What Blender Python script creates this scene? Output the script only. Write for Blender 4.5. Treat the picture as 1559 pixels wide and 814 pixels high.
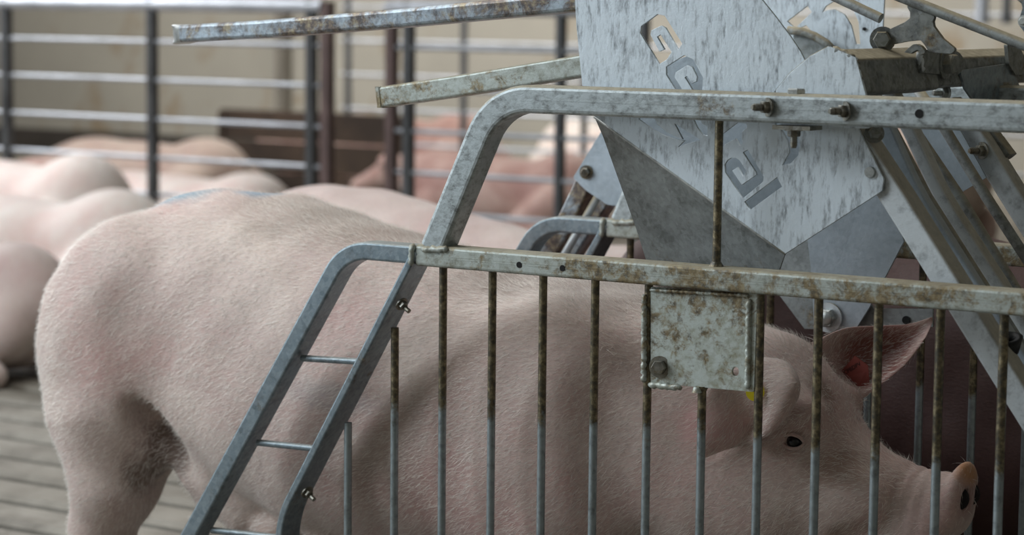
import bpy, bmesh, math, random
import numpy as np
from mathutils import Vector, Matrix
from mathutils.noise import noise as pnoise
random.seed(7); np.random.seed(7)
D = bpy.data
for o in list(D.objects): D.objects.remove(o)
scn = bpy.context.scene
COL = scn.collection

# ------------------------------------------------------------------ camera, world, lights, exposure
W, H = 1559, 814
THETA, FPX, PITCH, ROLL, CAM_H, CAM_D = 33.0, 3681.0, 6.34, 0.01, 1.22, 3.75
_t, _p = math.radians(THETA), math.radians(PITCH)
FW = Vector((-math.sin(_t)*math.cos(_p), math.cos(_t)*math.cos(_p), -math.sin(_p)))
_rt = Vector((math.cos(_t), math.sin(_t), 0)); _up = _rt.cross(FW)
RT = _rt*math.cos(ROLL) + _up*math.sin(ROLL); UP = _up*math.cos(ROLL) - _rt*math.sin(ROLL)
CAM = Vector((math.sin(_t)*CAM_D, -math.cos(_t)*CAM_D, CAM_H))
cd = D.cameras.new('camera'); cam = D.objects.new('camera', cd); COL.objects.link(cam)
cd.sensor_width = 36; cd.lens = 36*FPX/W; cd.clip_start = 0.05; cd.clip_end = 100
cam.matrix_world = Matrix(((RT.x, UP.x, -FW.x, CAM.x), (RT.y, UP.y, -FW.y, CAM.y), (RT.z, UP.z, -FW.z, CAM.z), (0, 0, 0, 1)))
cd.dof.use_dof = True; cd.dof.focus_distance = 3.72; cd.dof.aperture_fstop = 4.0
scn.camera = cam

def at(px, py, X=None, Y=None, Z=None):
    """point of the pixel ray on a real plane of the barn"""
    d = FW + RT*((px - W/2)/FPX) - UP*((py - H/2)/FPX)
    if X is not None: k = (X - CAM.x)/d.x
    elif Y is not None: k = (Y - CAM.y)/d.y
    else: k = (Z - CAM.z)/d.z
    return CAM + d*k

world = D.worlds.new('world'); scn.world = world; world.use_nodes = True
bgn = world.node_tree.nodes['Background']; bgn.inputs[0].default_value = (0.80, 0.90, 1.0, 1); bgn.inputs[1].default_value = 0.12

def area(name, loc, target, sx, sy, power, color):
    l = D.lights.new(name, 'AREA'); l.shape = 'RECTANGLE'; l.size = sx; l.size_y = sy; l.energy = power; l.color = color
    o = D.objects.new(name, l); COL.objects.link(o); o.location = loc
    o.rotation_euler = (Vector(target) - Vector(loc)).to_track_quat('-Z', 'Y').to_euler(); return o
area('side_curtain_daylight', (-3.4, -2.4, 3.7), (-0.6, 0.3, 0.75), 3.4, 1.8, 215, (0.88, 0.95, 1.0))
area('low_curtain_daylight', (-5.6, -3.2, 1.7), (-1.2, 0.2, 0.6), 3.0, 1.3, 85, (0.84, 0.93, 1.0))
area('added_top_fill', (-1.8, 0.9, 3.9), (-0.9, 0.6, 0.0), 4.0, 1.4, 78, (1.0, 0.98, 0.95))  # added overhead fill for backs and dusty tops, no ridge opening modelled
area('far_pen_fill', (-8.0, 4.0, 2.95), (-6.2, 4.6, 0.0), 4.0, 3.6, 270, (0.98, 0.98, 1.0))  # added fill that whitens the far pigs
area('back_wall_fill', (-6.5, 8.0, 2.9), (-6.5, 10.6, 0.9), 9.0, 1.0, 200, (1.0, 0.97, 0.92))  # fill strip aimed at the back wall, no opening modelled there
vs = scn.view_settings; vs.view_transform = 'Standard'; vs.look = 'None'; vs.gamma = 1.0; vs.use_curve_mapping = False; vs.exposure = 0.0

# ------------------------------------------------------------------ materials
def nt(m):
    m.use_nodes = True; n = m.node_tree.nodes; return n, m.node_tree.links, n['Principled BSDF']
def mapping(n, l, scale=(1, 1, 1), rot=(0, 0, 0), coord='Object'):
    tc = n.new('ShaderNodeTexCoord'); mp = n.new('ShaderNodeMapping')
    mp.inputs['Scale'].default_value = scale; mp.inputs['Rotation'].default_value = rot
    l.new(tc.outputs[coord], mp.inputs[0]); return mp.outputs[0]
def noise(n, l, vec, scale, detail=4, rough=0.6, dist=0.0):
    t = n.new('ShaderNodeTexNoise'); t.inputs['Scale'].default_value = scale; t.inputs['Detail'].default_value = detail
    t.inputs['Roughness'].default_value = rough; t.inputs['Distortion'].default_value = dist; l.new(vec, t.inputs['Vector']); return t.outputs['Fac']
def ramp(n, l, fac, stops):
    r = n.new('ShaderNodeValToRGB'); e = r.color_ramp.elements
    while len(e) < len(stops): e.new(0.5)
    for k, (p, c) in enumerate(stops):
        e[k].position = p; e[k].color = c if len(c) == 4 else (*c, 1)
    l.new(fac, r.inputs[0]); return r.outputs[0]
def mix(n, l, fac, a, b, mode='MIX'):
    m = n.new('ShaderNodeMix'); m.data_type = 'RGBA'; m.blend_type = mode
    if isinstance(fac, (int, float)): m.inputs[0].default_value = fac
    else: l.new(fac, m.inputs[0])
    for s, v in ((6, a), (7, b)):
        if isinstance(v, tuple): m.inputs[s].default_value = (*v, 1) if len(v) == 3 else v
        else: l.new(v, m.inputs[s])
    return m.outputs[2]
def math_(n, l, op, a, b=None, clamp=False):
    m = n.new('ShaderNodeMath'); m.operation = op; m.use_clamp = clamp
    for s, v in ((0, a), (1, b)):
        if v is None: continue
        if isinstance(v, (int, float)): m.inputs[s].default_value = v
        else: l.new(v, m.inputs[s])
    return m.outputs[0]
def maprange(n, l, v, a, b, c=0.0, d=1.0):
    m = n.new('ShaderNodeMapRange'); m.inputs[1].default_value = a; m.inputs[2].default_value = b
    m.inputs[3].default_value = c; m.inputs[4].default_value = d; l.new(v, m.inputs[0]); return m.outputs[0]
def bump(n, l, bs, h, strength, dist=0.002, prev=None):
    b = n.new('ShaderNodeBump'); b.inputs['Strength'].default_value = strength; b.inputs['Distance'].default_value = dist
    l.new(h, b.inputs['Height'])
    if prev is not None: l.new(prev, b.inputs['Normal'])
    l.new(b.outputs[0], bs.inputs['Normal']); return b.outputs[0]
BLK, WHT = (0, 0, 0), (1, 1, 1)

def metal(name, light=(0.50, 0.56, 0.60), dark=(0.17, 0.18, 0.18), rust=0.0, rustcol=(0.13, 0.085, 0.035), dust=0.0, streak=None,
          rough=0.42, metallic=0.35, cover=0.5, barrust=False, fine=1.0, rscale=14):
    m = D.materials.new(name); n, l, bs = nt(m)
    v = mapping(n, l, (1, 1, 1))
    if streak: vs_ = mapping(n, l, streak[0], streak[1])
    else: vs_ = v
    a = noise(n, l, vs_, 48*fine, 9, 0.74)
    b = noise(n, l, v, 11, 4, 0.65)
    f = math_(n, l, 'ADD', math_(n, l, 'MULTIPLY', a, 0.72), math_(n, l, 'MULTIPLY', b, 0.28))
    c = ramp(n, l, f, [(cover-0.085, dark), (cover-0.01, tuple((x*0.55+y*0.45) for x, y in zip(light, dark))), (cover+0.055, light)])
    # spangle
    vo = n.new('ShaderNodeTexVoronoi'); vo.inputs['Scale'].default_value = 140; l.new(v, vo.inputs['Vector'])
    sp = n.new('ShaderNodeRGBToBW'); l.new(vo.outputs['Color'], sp.inputs[0])
    c = mix(n, l, maprange(n, l, sp.outputs[0], 0, 1, 0.0, 0.18), c, (0.75, 0.82, 0.86))
    rr = None
    if rust > 0 or barrust:
        r1 = noise(n, l, v, rscale, 8, 0.78, 0.3); r2 = noise(n, l, v, 3.2, 3, 0.6)
        rr = math_(n, l, 'ADD', math_(n, l, 'MULTIPLY', r1, 0.6), math_(n, l, 'MULTIPLY', r2, 0.4))
        if barrust:
            g = n.new('ShaderNodeNewGeometry'); sx = n.new('ShaderNodeSeparateXYZ'); l.new(g.outputs['Position'], sx.inputs[0])
            zz = maprange(n, l, sx.outputs['Z'], 0.50, 0.66, -0.12, 0.30)
            rr = math_(n, l, 'ADD', rr, zz)
            rm = maprange(n, l, rr, 0.52, 0.60)
        else:
            rm = maprange(n, l, rr, 0.60-rust*0.22, 0.66-rust*0.2)
        sp2 = ramp(n, l, noise(n, l, v, 90, 4, 0.7), [(0.38, (rustcol[0]*0.35, rustcol[1]*0.35, rustcol[2]*0.4)), (0.5, rustcol), (0.64, (0.30, 0.24, 0.13))])
        c = mix(n, l, math_(n, l, 'MULTIPLY', rm, 0.88), c, sp2)
    if dust > 0:
        g2 = n.new('ShaderNodeNewGeometry'); s2 = n.new('ShaderNodeSeparateXYZ'); l.new(g2.outputs['Normal'], s2.inputs[0])
        dm = maprange(n, l, s2.outputs['Z'], 0.25, 0.75, 0, dust)
        dn = ramp(n, l, noise(n, l, v, 60, 5, 0.7), [(0.3, (0.27, 0.23, 0.155)), (0.7, (0.46, 0.40, 0.275))])
        c = mix(n, l, dm, c, dn)
        bs_r = maprange(n, l, dm, 0, 1, rough, 0.95); l.new(bs_r, bs.inputs['Roughness'])
        l.new(maprange(n, l, dm, 0, 1, metallic, 0.0), bs.inputs['Metallic'])
    else:
        bs.inputs['Roughness'].default_value = rough; bs.inputs['Metallic'].default_value = metallic
    l.new(c, bs.inputs['Base Color'])
    b1 = bump(n, l, bs, noise(n, l, v, 120, 6, 0.75), 0.35, 0.0015)
    bump(n, l, bs, a, 0.25, 0.002, b1)
    return m

M = {}
M['galv'] = metal('galvanised_tube', light=(0.40, 0.45, 0.46), dark=(0.13, 0.14, 0.135), rust=0.12, dust=0.85, streak=((1, 1, 1.6), (0, 0, 0)), cover=0.47)
M['galv_old'] = metal('stained_galvanised_tube', light=(0.42, 0.46, 0.42), dark=(0.20, 0.20, 0.15), rust=0.42, rustcol=(0.20, 0.135, 0.05), dust=0.75, cover=0.47, rscale=26)
M['plate_old'] = metal('stained_mounting_plate', light=(0.47, 0.52, 0.48), dark=(0.27, 0.27, 0.19), rust=0.42, rustcol=(0.17, 0.11, 0.04), cover=0.47, rscale=38)
M['steel'] = metal('worn_blue_steel_tube', light=(0.19, 0.245, 0.28), dark=(0.10, 0.125, 0.14), rust=0.18, metallic=0.55, rough=0.36, dust=0.3, cover=0.45)
M['bar'] = metal('steel_bar', light=(0.27, 0.32, 0.34), dark=(0.13, 0.15, 0.15), barrust=True, metallic=0.6, rough=0.33, rustcol=(0.115, 0.085, 0.035), cover=0.45)
M['plate'] = metal('galvanised_plate', light=(0.66, 0.74, 0.80), dark=(0.16, 0.18, 0.20), streak=((2.2, 1, 0.55), (0, 0.38, 0)), cover=0.45, metallic=0.25, rough=0.38)
M['plate_flat'] = metal('dull_galvanised_sheet', light=(0.25, 0.275, 0.275), dark=(0.14, 0.155, 0.15), rust=0.08, metallic=0.4, rough=0.45, fine=0.5)
M['plate_smooth'] = metal('smooth_zinc_sheet', light=(0.40, 0.47, 0.53), dark=(0.33, 0.39, 0.44), metallic=0.4, rough=0.35, fine=0.3, dust=0.4)
M['dusty'] = metal('dust_covered_steel', light=(0.20, 0.21, 0.19), dark=(0.08, 0.085, 0.08), rust=0.2, dust=1.0, metallic=0.25, rough=0.6)
M['dusty_rod'] = metal('dust_covered_rod', light=(0.26, 0.28, 0.27), dark=(0.12, 0.125, 0.12), rust=0.1, dust=1.0, metallic=0.3, rough=0.5)
M['diag'] = metal('mottled_zinc_tube', light=(0.60, 0.65, 0.68), dark=(0.32, 0.35, 0.37), dust=1.0, cover=0.45, metallic=0.35)
M['worn'] = metal('worn_blue_and_brown_tube', light=(0.33, 0.39, 0.44), dark=(0.18, 0.21, 0.24), rust=0.58, rustcol=(0.13, 0.085, 0.055), metallic=0.45, rough=0.33)
M['bolt'] = metal('oily_bolt', light=(0.24, 0.22, 0.17), dark=(0.08, 0.07, 0.05), rust=0.3, metallic=0.7, rough=0.35)
M['zincbolt'] = metal('zinc_bolt', light=(0.55, 0.58, 0.56), dark=(0.3, 0.31, 0.3), metallic=0.6, rough=0.3)

def simple(name, col, rough=0.6, metallic=0.0, var=0.15, scale=8, bmp=0.0):
    m = D.materials.new(name); n, l, bs = nt(m); v = mapping(n, l)
    f = noise(n, l, v, scale, 5, 0.65)
    c = ramp(n, l, f, [(0.35, tuple(x*(1-var) for x in col)), (0.65, tuple(min(1, x*(1+var)) for x in col))])
    l.new(c, bs.inputs['Base Color']); bs.inputs['Roughness'].default_value = rough; bs.inputs['Metallic'].default_value = metallic
    if bmp: bump(n, l, bs, noise(n, l, v, scale*8, 5, 0.7), bmp, 0.004)
    return m
M['black'] = simple('shade_black', (0.006, 0.006, 0.006), 0.9)  # flat black that paints the shade in holes and under the slats
M['rubber'] = simple('black_rubber', (0.012, 0.013, 0.016), 0.4)
M['fence'] = simple('fence_steel', (0.46, 0.49, 0.53), 0.4, 0.5, 0.2, 5)
M['post'] = simple('dark_fence_post', (0.085, 0.09, 0.095), 0.45, 0.4, 0.3, 6)
M['post_pale'] = simple('greyish_post', (0.17, 0.155, 0.13), 0.6)
M['post_brown'] = simple('rusty_brown_post', (0.10, 0.065, 0.06), 0.6, 0.1, 0.4, 5)
M['shade_wood'] = simple('shade_brown_boards', (0.045, 0.028, 0.017), 0.85, 0, 0.4, 3)  # tone of the shadowed far opening put into the board colour
M['yellow'] = simple('yellow_plastic', (0.80, 0.66, 0.02), 0.4)
M['redtag'] = simple('pink_ear_skin_patch', (0.22, 0.045, 0.035), 0.6)
M['ink'] = simple('dark_ink', (0.01, 0.006, 0.006), 0.8)
M['eye'] = simple('wet_black_eye', (0.004, 0.004, 0.005), 0.06)
M['eyewhite'] = simple('pale_eye', (0.25, 0.17, 0.13), 0.3)
M['nostril_shade'] = simple('nostril_shade_black', (0.008, 0.005, 0.005), 0.9)  # black painted in for the shade inside the nostrils

def skin(name, base=(0.51, 0.385, 0.345), pale=(0.62, 0.51, 0.45), pink=(0.49, 0.305, 0.275), near=False):
    m = D.materials.new(name); n, l, bs = nt(m); v = mapping(n, l)
    f = noise(n, l, v, 3.0, 6, 0.62, 0.4); f2 = noise(n, l, v, 7, 5, 0.7)
    c = ramp(n, l, f, [(0.36, pink), (0.5, base), (0.66, pale)])
    c = mix(n, l, maprange(n, l, f2, 0.5, 0.8, 0, 0.5), c, pale)
    st = mapping(n, l, (60, 160, 160), (0, 0.5, 0)); hs = noise(n, l, st, 1.6, 3, 0.8)
    c = mix(n, l, maprange(n, l, hs, 0.48, 0.72, 0, 0.30), c, tuple(min(0.85, q*1.3) for q in pale))
    pr = noise(n, l, v, 150, 4, 0.7); c = mix(n, l, maprange(n, l, pr, 0.50, 0.36, 0, 0.35), c, tuple(q*0.6 for q in base))
    d = noise(n, l, v, 38, 3, 0.6)
    c = mix(n, l, maprange(n, l, d, 0.68, 0.76, 0, 0.5), c, tuple(q*0.45 for q in pink))
    if near:
        tc = n.new('ShaderNodeTexCoord'); sx = n.new('ShaderNodeSeparateXYZ'); l.new(tc.outputs['Object'], sx.inputs[0])
        def blob(cx, cy, cz, rx, ry, rz, amt, col, c, sc=14):
            q = n.new('ShaderNodeVectorMath'); q.operation = 'SUBTRACT'; l.new(tc.outputs['Object'], q.inputs[0]); q.inputs[1].default_value = (cx, cy, cz)
            w = n.new('ShaderNodeVectorMath'); w.operation = 'DIVIDE'; l.new(q.outputs[0], w.inputs[0]); w.inputs[1].default_value = (rx, ry, rz)
            le = n.new('ShaderNodeVectorMath'); le.operation = 'LENGTH'; l.new(w.outputs[0], le.inputs[0])
            z = math_(n, l, 'ADD', le.outputs['Value'], math_(n, l, 'MULTIPLY', math_(n, l, 'SUBTRACT', noise(n, l, v, sc, 5, 0.7), 0.5), 1.3))
            return mix(n, l, maprange(n, l, z, 1.15, 0.55, 0, amt), c, col)
        # blue marking spray on the rump, brown soiling, near-black groin blobs, raw pink snout
        c = blob(-0.95, -0.02, 0.86, 0.13, 0.10, 0.035, 0.85, (0.13, 0.27, 0.36), c)
        c = blob(-0.74, 0.02, 0.868, 0.05, 0.08, 0.018, 0.8, (0.10, 0.25, 0.38), c)
        c = blob(-0.50, 0.0, 0.82, 0.34, 0.14, 0.058, 0.65, (0.22, 0.17, 0.125), c)
        c = blob(-0.05, 0.0, 0.75, 0.34, 0.17, 0.07, 0.7, (0.18, 0.13, 0.10), c)
        c = blob(-0.40, -0.23, 0.55, 0.10, 0.06, 0.03, 0.35, (0.22, 0.24, 0.26), c, 20)
        c = blob(-0.84, -0.13, 0.40, 0.05, 0.09, 0.07, 0.75, (0.07, 0.035, 0.02), c)
        c = blob(-0.885, -0.17, 0.36, 0.03, 0.05, 0.05, 0.7, (0.08, 0.045, 0.025), c)
        c = blob(-0.97, -0.19, 0.43, 0.06, 0.07, 0.06, 0.35, (0.16, 0.09, 0.06), c)
        c = blob(-0.58, -0.10, 0.27, 0.16, 0.12, 0.05, 0.5, (0.17, 0.09, 0.05), c)
        c = blob(0.66, 0.0, 0.465, 0.022, 0.07, 0.07, 0.75, (0.27, 0.14, 0.125), c)
        c = blob(0.272, -0.155, 0.565, 0.055, 0.05, 0.045, 0.8, (0.62, 0.37, 0.36), c, 8)
        c = blob(0.43, 0.14, 0.645, 0.10, 0.06, 0.07, 0.85, (0.27, 0.075, 0.055), c, 6)
        c = blob(0.40, -0.03, 0.60, 0.035, 0.04, 0.05, 0.7, (0.11, 0.055, 0.02), c)
        c = blob(0.46, -0.07, 0.50, 0.06, 0.05, 0.03, 0.4, (0.2, 0.09, 0.03), c)
        c = blob(0.655, 0.0, 0.515, 0.035, 0.05, 0.03, 0.85, (0.42, 0.18, 0.05), c)
    l.new(c, bs.inputs['Base Color']); bs.inputs['Roughness'].default_value = 0.62
    bs.inputs['Subsurface Weight'].default_value = 0.12; bs.inputs['Subsurface Radius'].default_value = (0.012, 0.005, 0.003)
    bs.inputs['Subsurface Scale'].default_value = 0.6
    bs.inputs['Sheen Weight'].default_value = 0.25 if pale[0] > 0.3 else 0.0; bs.inputs['Sheen Roughness'].default_value = 0.5
    b = bump(n, l, bs, hs, 0.45, 0.002); bump(n, l, bs, f2, 0.5, 0.006, b)
    return m
M['skin'] = skin('sow_skin', near=True)
M['skin2'] = skin('shaded_neighbour_skin', base=(0.075, 0.034, 0.030), pale=(0.09, 0.045, 0.038), pink=(0.062, 0.024, 0.022))  # albedo lowered to carry stall shade as well as dirt
M['skin_mid'] = skin('greyish_pink_skin', base=(0.50, 0.39, 0.36), pale=(0.58, 0.49, 0.45), pink=(0.46, 0.32, 0.30))
M['skin_pale'] = skin('pale_pig_skin', base=(0.74, 0.63, 0.57), pale=(0.84, 0.78, 0.72), pink=(0.68, 0.50, 0.45))
M['skin_red'] = skin('reddish_pig_skin', base=(0.40, 0.245, 0.205), pale=(0.54, 0.40, 0.35), pink=(0.29, 0.14, 0.115))
M['skin_tan'] = skin('tan_pig_skin', base=(0.40, 0.30, 0.245), pale=(0.46, 0.365, 0.30), pink=(0.34, 0.23, 0.19))
M['ear_pink'] = simple('inner_ear_pink', (0.46, 0.20, 0.17), 0.6, 0, 0.25, 12, 0.2)
M['ear_pink'].node_tree.nodes['Principled BSDF'].inputs['Subsurface Weight'].default_value = 0.3
M['hair'] = simple('pale_bristle', (0.82, 0.76, 0.70), 0.5)

# ------------------------------------------------------------------ object helpers
def link(name, me, mat=None, parent=None, kind=None, label=None):
    o = D.objects.new(name, me); COL.objects.link(o)
    if mat is not None: me.materials.append(mat)
    if parent is not None: o.parent = parent
    if kind: o['kind'] = kind
    if label: o['label'] = label
    return o
def tag(o, label, cat, group=None):
    o['label'] = label; o['category'] = cat
    if group: o['group'] = group
    return o
def empty(name, loc, label, cat, group=None):
    o = D.objects.new(name, None); COL.objects.link(o); o.location = loc; o.empty_display_size = 0.1
    tag(o, label, cat, group); return o
def mesh_from(verts, faces, smooth=False):
    me = D.meshes.new('m'); me.from_pydata([tuple(v) for v in verts], [], faces)
    if smooth: me.polygons.foreach_set('use_smooth', [True]*len(me.polygons))
    me.update(); return me
class MB:
    def __init__(s): s.v = []; s.f = []; s.sm = []
    def add(s, v, f, smooth=False):
        k = len(s.v); s.v += [tuple(x) for x in v]; s.f += [tuple(i+k for i in q) for q in f]; s.sm += [smooth]*len(f)
    def build(s, name, mat, parent=None, kind=None, label=None):
        me = D.meshes.new(name); org = Vector((0, 0, 0))
        if parent is not None: org = Vector(parent.matrix_basis.translation) if parent.parent is None else Vector(parent.parent.matrix_basis.translation)+Vector(parent.location)
        me.from_pydata([tuple(Vector(v)-org) for v in s.v], [], s.f); me.polygons.foreach_set('use_smooth', s.sm)
        bm = bmesh.new(); bm.from_mesh(me); bmesh.ops.recalc_face_normals(bm, faces=bm.faces); bm.to_mesh(me); bm.free(); me.update()
        return link(name, me, mat, parent, kind, label)
    def box(s, lo, hi):
        x0, y0, z0 = lo; x1, y1, z1 = hi
        s.add([(x0,y0,z0),(x1,y0,z0),(x1,y1,z0),(x0,y1,z0),(x0,y0,z1),(x1,y0,z1),(x1,y1,z1),(x0,y1,z1)],
              [(0,3,2,1),(4,5,6,7),(0,1,5,4),(1,2,6,5),(2,3,7,6),(3,0,4,7)])
    def rod(s, a, b, r, r2=None, n=14, smooth=True, wob=0.0):
        a, b = Vector(a), Vector(b); r2 = r if r2 is None else r2
        d = (b-a).normalized(); u = d.orthogonal().normalized(); w = d.cross(u)
        vs_, fs = [], []
        for p, rr in ((a, r), (b, r2)):
            for k in range(n):
                an = 2*math.pi*k/n; vs_.append(p + u*math.cos(an)*rr + w*math.sin(an)*rr)
        for k in range(n): fs.append((k, (k+1) % n, n+(k+1) % n, n+k))
        s.add(vs_, fs, smooth); s.add(vs_, [tuple(range(n)), tuple(range(2*n-1, n-1, -1))], False)
    def path(s, pts, radii, n=12, cap=True):
        pts = [Vector(p) for p in pts]; N = len(pts); vs_, fs = [], []; u = None
        for i in range(N):
            d = (pts[min(i+1, N-1)]-pts[max(i-1, 0)]).normalized()
            if u is None: u = d.orthogonal().normalized()
            else: u = (u - d*u.dot(d)).normalized()
            w = d.cross(u); r = radii[i] if hasattr(radii, '__len__') else radii
            for k in range(n):
                an = 2*math.pi*k/n; vs_.append(pts[i]+u*math.cos(an)*r+w*math.sin(an)*r)
        for i in range(N-1):
            for k in range(n): fs.append((i*n+k, i*n+(k+1) % n, (i+1)*n+(k+1) % n, (i+1)*n+k))
        if cap: fs += [tuple(range(n)), tuple(range((N-1)*n, N*n))]
        s.add(vs_, fs, True)
    def hexa(s, c, ax, r, h, n=6):
        c = Vector(c); ax = Vector(ax).normalized(); u = ax.orthogonal().normalized(); w = ax.cross(u); R0 = []
        for (t, k) in ((0, 1.0), (h*0.82, 1.0), (h, 0.86)):
            for i in range(n):
                an = 2*math.pi*i/n+0.3; R0.append(c+ax*t+u*math.cos(an)*r*k+w*math.sin(an)*r*k)
        fs = [tuple(range(n)), tuple(range(2*n, 3*n))]
        for j in range(2):
            for i in range(n): fs.append((j*n+i, j*n+(i+1) % n, (j+1)*n+(i+1) % n, (j+1)*n+i))
        s.add(R0, fs)
    def bolt(s, c, ax, r, nut=False):
        """washer, hex head, and (nut=True) a threaded end sticking out"""
        c = Vector(c); ax = Vector(ax).normalized()
        s.rod(c, c+ax*0.0025, r*1.45, n=20)
        s.hexa(c+ax*0.0025, ax, r, r*0.9)
        if nut:
            s.rod(c+ax*r*0.9, c+ax*r*2.6, r*0.52, n=12)
            for k in range(5): s.rod(c+ax*(r*1.1+k*r*0.3), c+ax*(r*1.1+k*r*0.3+r*0.13), r*0.6, n=12)
            s.rod(c+ax*r*2.6, c+ax*r*2.9, r*0.52, r*0.38, n=12)
    def weld(s, a, b, r, seed=0, n=None):
        a, b = Vector(a), Vector(b); L = (b-a).length; n = n or max(4, int(L/(r*0.9)))
        pts, rad = [], []
        for i in range(n+1):
            t = i/n; o = Vector((pnoise(Vector((i*0.7, seed, 0))), pnoise(Vector((i*0.7, seed, 5))), pnoise(Vector((i*0.7, seed, 9)))))*r*0.5
            pts.append(a.lerp(b, t)+o); rad.append(r*(0.75+0.5*abs(math.sin(i*1.9+seed))) * (0.5 if i in (0, n) else 1))
        s.path(pts, rad, 8)

def fillet(pts, rad, seg=8):
    """round the corners of a 2-D polyline; rad one number or a list"""
    P = [Vector((p[0], p[1])) for p in pts]; out = [P[0]]
    for i in range(1, len(P)-1):
        r = rad[i-1] if hasattr(rad, '__len__') else rad
        a, b, c = P[i-1], P[i], P[i+1]; u = (a-b).normalized(); v = (c-b).normalized()
        ang = u.angle(v); d = min(r/math.tan(ang/2), (a-b).length*0.49, (c-b).length*0.49); rr = d*math.tan(ang/2)
        cen = b+(u+v).normalized()*(rr/math.sin(ang/2)); p0 = b+u*d-cen; p1 = b+v*d-cen
        a0 = math.atan2(p0.y, p0.x); a1 = math.atan2(p1.y, p1.x); da = (a1-a0+math.pi) % (2*math.pi)-math.pi
        for k in range(seg+1):
            an = a0+da*k/seg; out.append(cen+Vector((math.cos(an), math.sin(an)))*rr)
    out.append(P[-1]); return out
def rect_tube(mb, pts, Y, w, dep, rad=0.05, cr=0.005, seg=8):
    """rectangular hollow section swept along a polyline in a plane Y = const; pts are (X, Z)"""
    C = fillet(pts, rad, seg) if len(pts) > 2 else [Vector(p) for p in pts]
    hw, hd = w/2, dep/2; sec = []
    for (sx, sy, a0) in ((1, 1, 0), (-1, 1, 90), (-1, -1, 180), (1, -1, 270)):
        for k in range(4):
            a = math.radians(a0+k*30); sec.append((sx*(hw-cr)+math.cos(a)*cr, sy*(hd-cr)+math.sin(a)*cr))
    n = len(sec); V, F = [], []
    for i, c in enumerate(C):
        d0 = (C[i]-C[i-1]).normalized() if i else (C[1]-C[0]).normalized()
        d1 = (C[i+1]-C[i]).normalized() if i < len(C)-1 else d0
        d = (d0+d1).normalized(); nn = Vector((-d.y, d.x)); k = 1/max(0.5, d.dot(d0))
        for (a, b) in sec: V.append((c.x+nn.x*a*k, Y+b, c.y+nn.y*a*k))
    for i in range(len(C)-1):
        for j in range(n): F.append((i*n+j, i*n+(j+1) % n, (i+1)*n+(j+1) % n, (i+1)*n+j))
    mb.add(V, F, False); mb.add(V, [tuple(range(n)), tuple(range((len(C)-1)*n, len(C)*n))], False)
def px2(pts, Y): return [(lambda p: (p.x, p.z))(at(x, y, Y=Y)) for x, y in pts]
def sheet(name, outline, holes, Y, th, mat, parent, label=None, bev=0.0004):
    """flat metal sheet in a plane Y = const with cut-out holes; outline and holes are (X, Z) lists"""
    cu = D.curves.new('c', 'CURVE'); cu.dimensions = '2D'; cu.fill_mode = 'BOTH'; cu.extrude = th/2; cu.bevel_depth = bev
    for poly in [outline]+holes:
        sp = cu.splines.new('POLY'); sp.points.add(len(poly)-1); sp.use_cyclic_u = True
        for k, (x, z) in enumerate(poly): sp.points[k].co = (x, z, 0, 1)
    tmp = D.objects.new('t', cu); COL.objects.link(tmp)
    dg = bpy.context.evaluated_depsgraph_get(); me = D.meshes.new_from_object(tmp.evaluated_get(dg)); D.objects.remove(tmp); D.curves.remove(cu)
    org = parent.location if parent is not None else Vector((0, 0, 0))
    for v in me.vertices: v.co = Vector((v.co.x, Y-v.co.z, v.co.y))-org
    me.materials.clear(); me.name = name
    return link(name, me, mat, parent, None, label)
def rpoly(pts, rad=0.004, seg=4):
    """closed polygon with rounded corners"""
    P = [Vector(p) for p in pts]; out = []
    for i in range(len(P)):
        a, b, c = P[i-1], P[i], P[(i+1) % len(P)]
        f = fillet([a, b, c], rad, seg); out += [(q.x, q.y) for q in f[1:-1]]
    return out

# ------------------------------------------------------------------ large structure
def floor_mat():
    m = D.materials.new('worn_concrete_slats'); n, l, bs = nt(m); v = mapping(n, l)
    f = noise(n, l, v, 5, 8, 0.7); f2 = noise(n, l, v, 1.3, 3, 0.5)
    c = ramp(n, l, f, [(0.3, (0.12, 0.105, 0.085)), (0.5, (0.25, 0.23, 0.195)), (0.7, (0.36, 0.335, 0.29))])
    c = mix(n, l, maprange(n, l, f2, 0.42, 0.66, 0, 0.55), c, (0.17, 0.15, 0.12))
    s = noise(n, l, v, 9, 2, 0.5); c = mix(n, l, maprange(n, l, s, 0.73, 0.76), c, (0.62, 0.66, 0.68))
    l.new(c, bs.inputs['Base Color']); bs.inputs['Roughness'].default_value = 0.7
    bump(n, l, bs, noise(n, l, v, 40, 6, 0.7), 0.6, 0.006); return m
mb = MB(); y = -4.5; k = 0
while y < 12.4:
    x0, x1, g = -13, 4, 0.030
    a, b, zb = y+g, y+0.205-g, -0.10
    mb.add([(x0,a,zb),(x1,a,zb),(x1,a,-0.012),(x0,a,-0.012),(x0,a+0.014,0),(x1,a+0.014,0),(x1,b-0.014,0),(x0,b-0.014,0),(x1,b,-0.012),(x0,b,-0.012),(x1,b,zb),(x0,b,zb)],
           [(0,1,2,3),(3,2,5,4),(4,5,6,7),(7,6,8,9),(9,8,10,11)]); y += 0.205
floor = mb.build('floor', floor_mat()); floor['kind'] = 'structure'
mb = MB(); mb.box((-13.4, -4.8, -0.42), (4.4, 12.6, -0.40)); s_ = mb.build('pit_shade_sheet', M['black']); s_['kind'] = 'structure'  # black sheet below the floor paints the slat gaps dark
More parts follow.
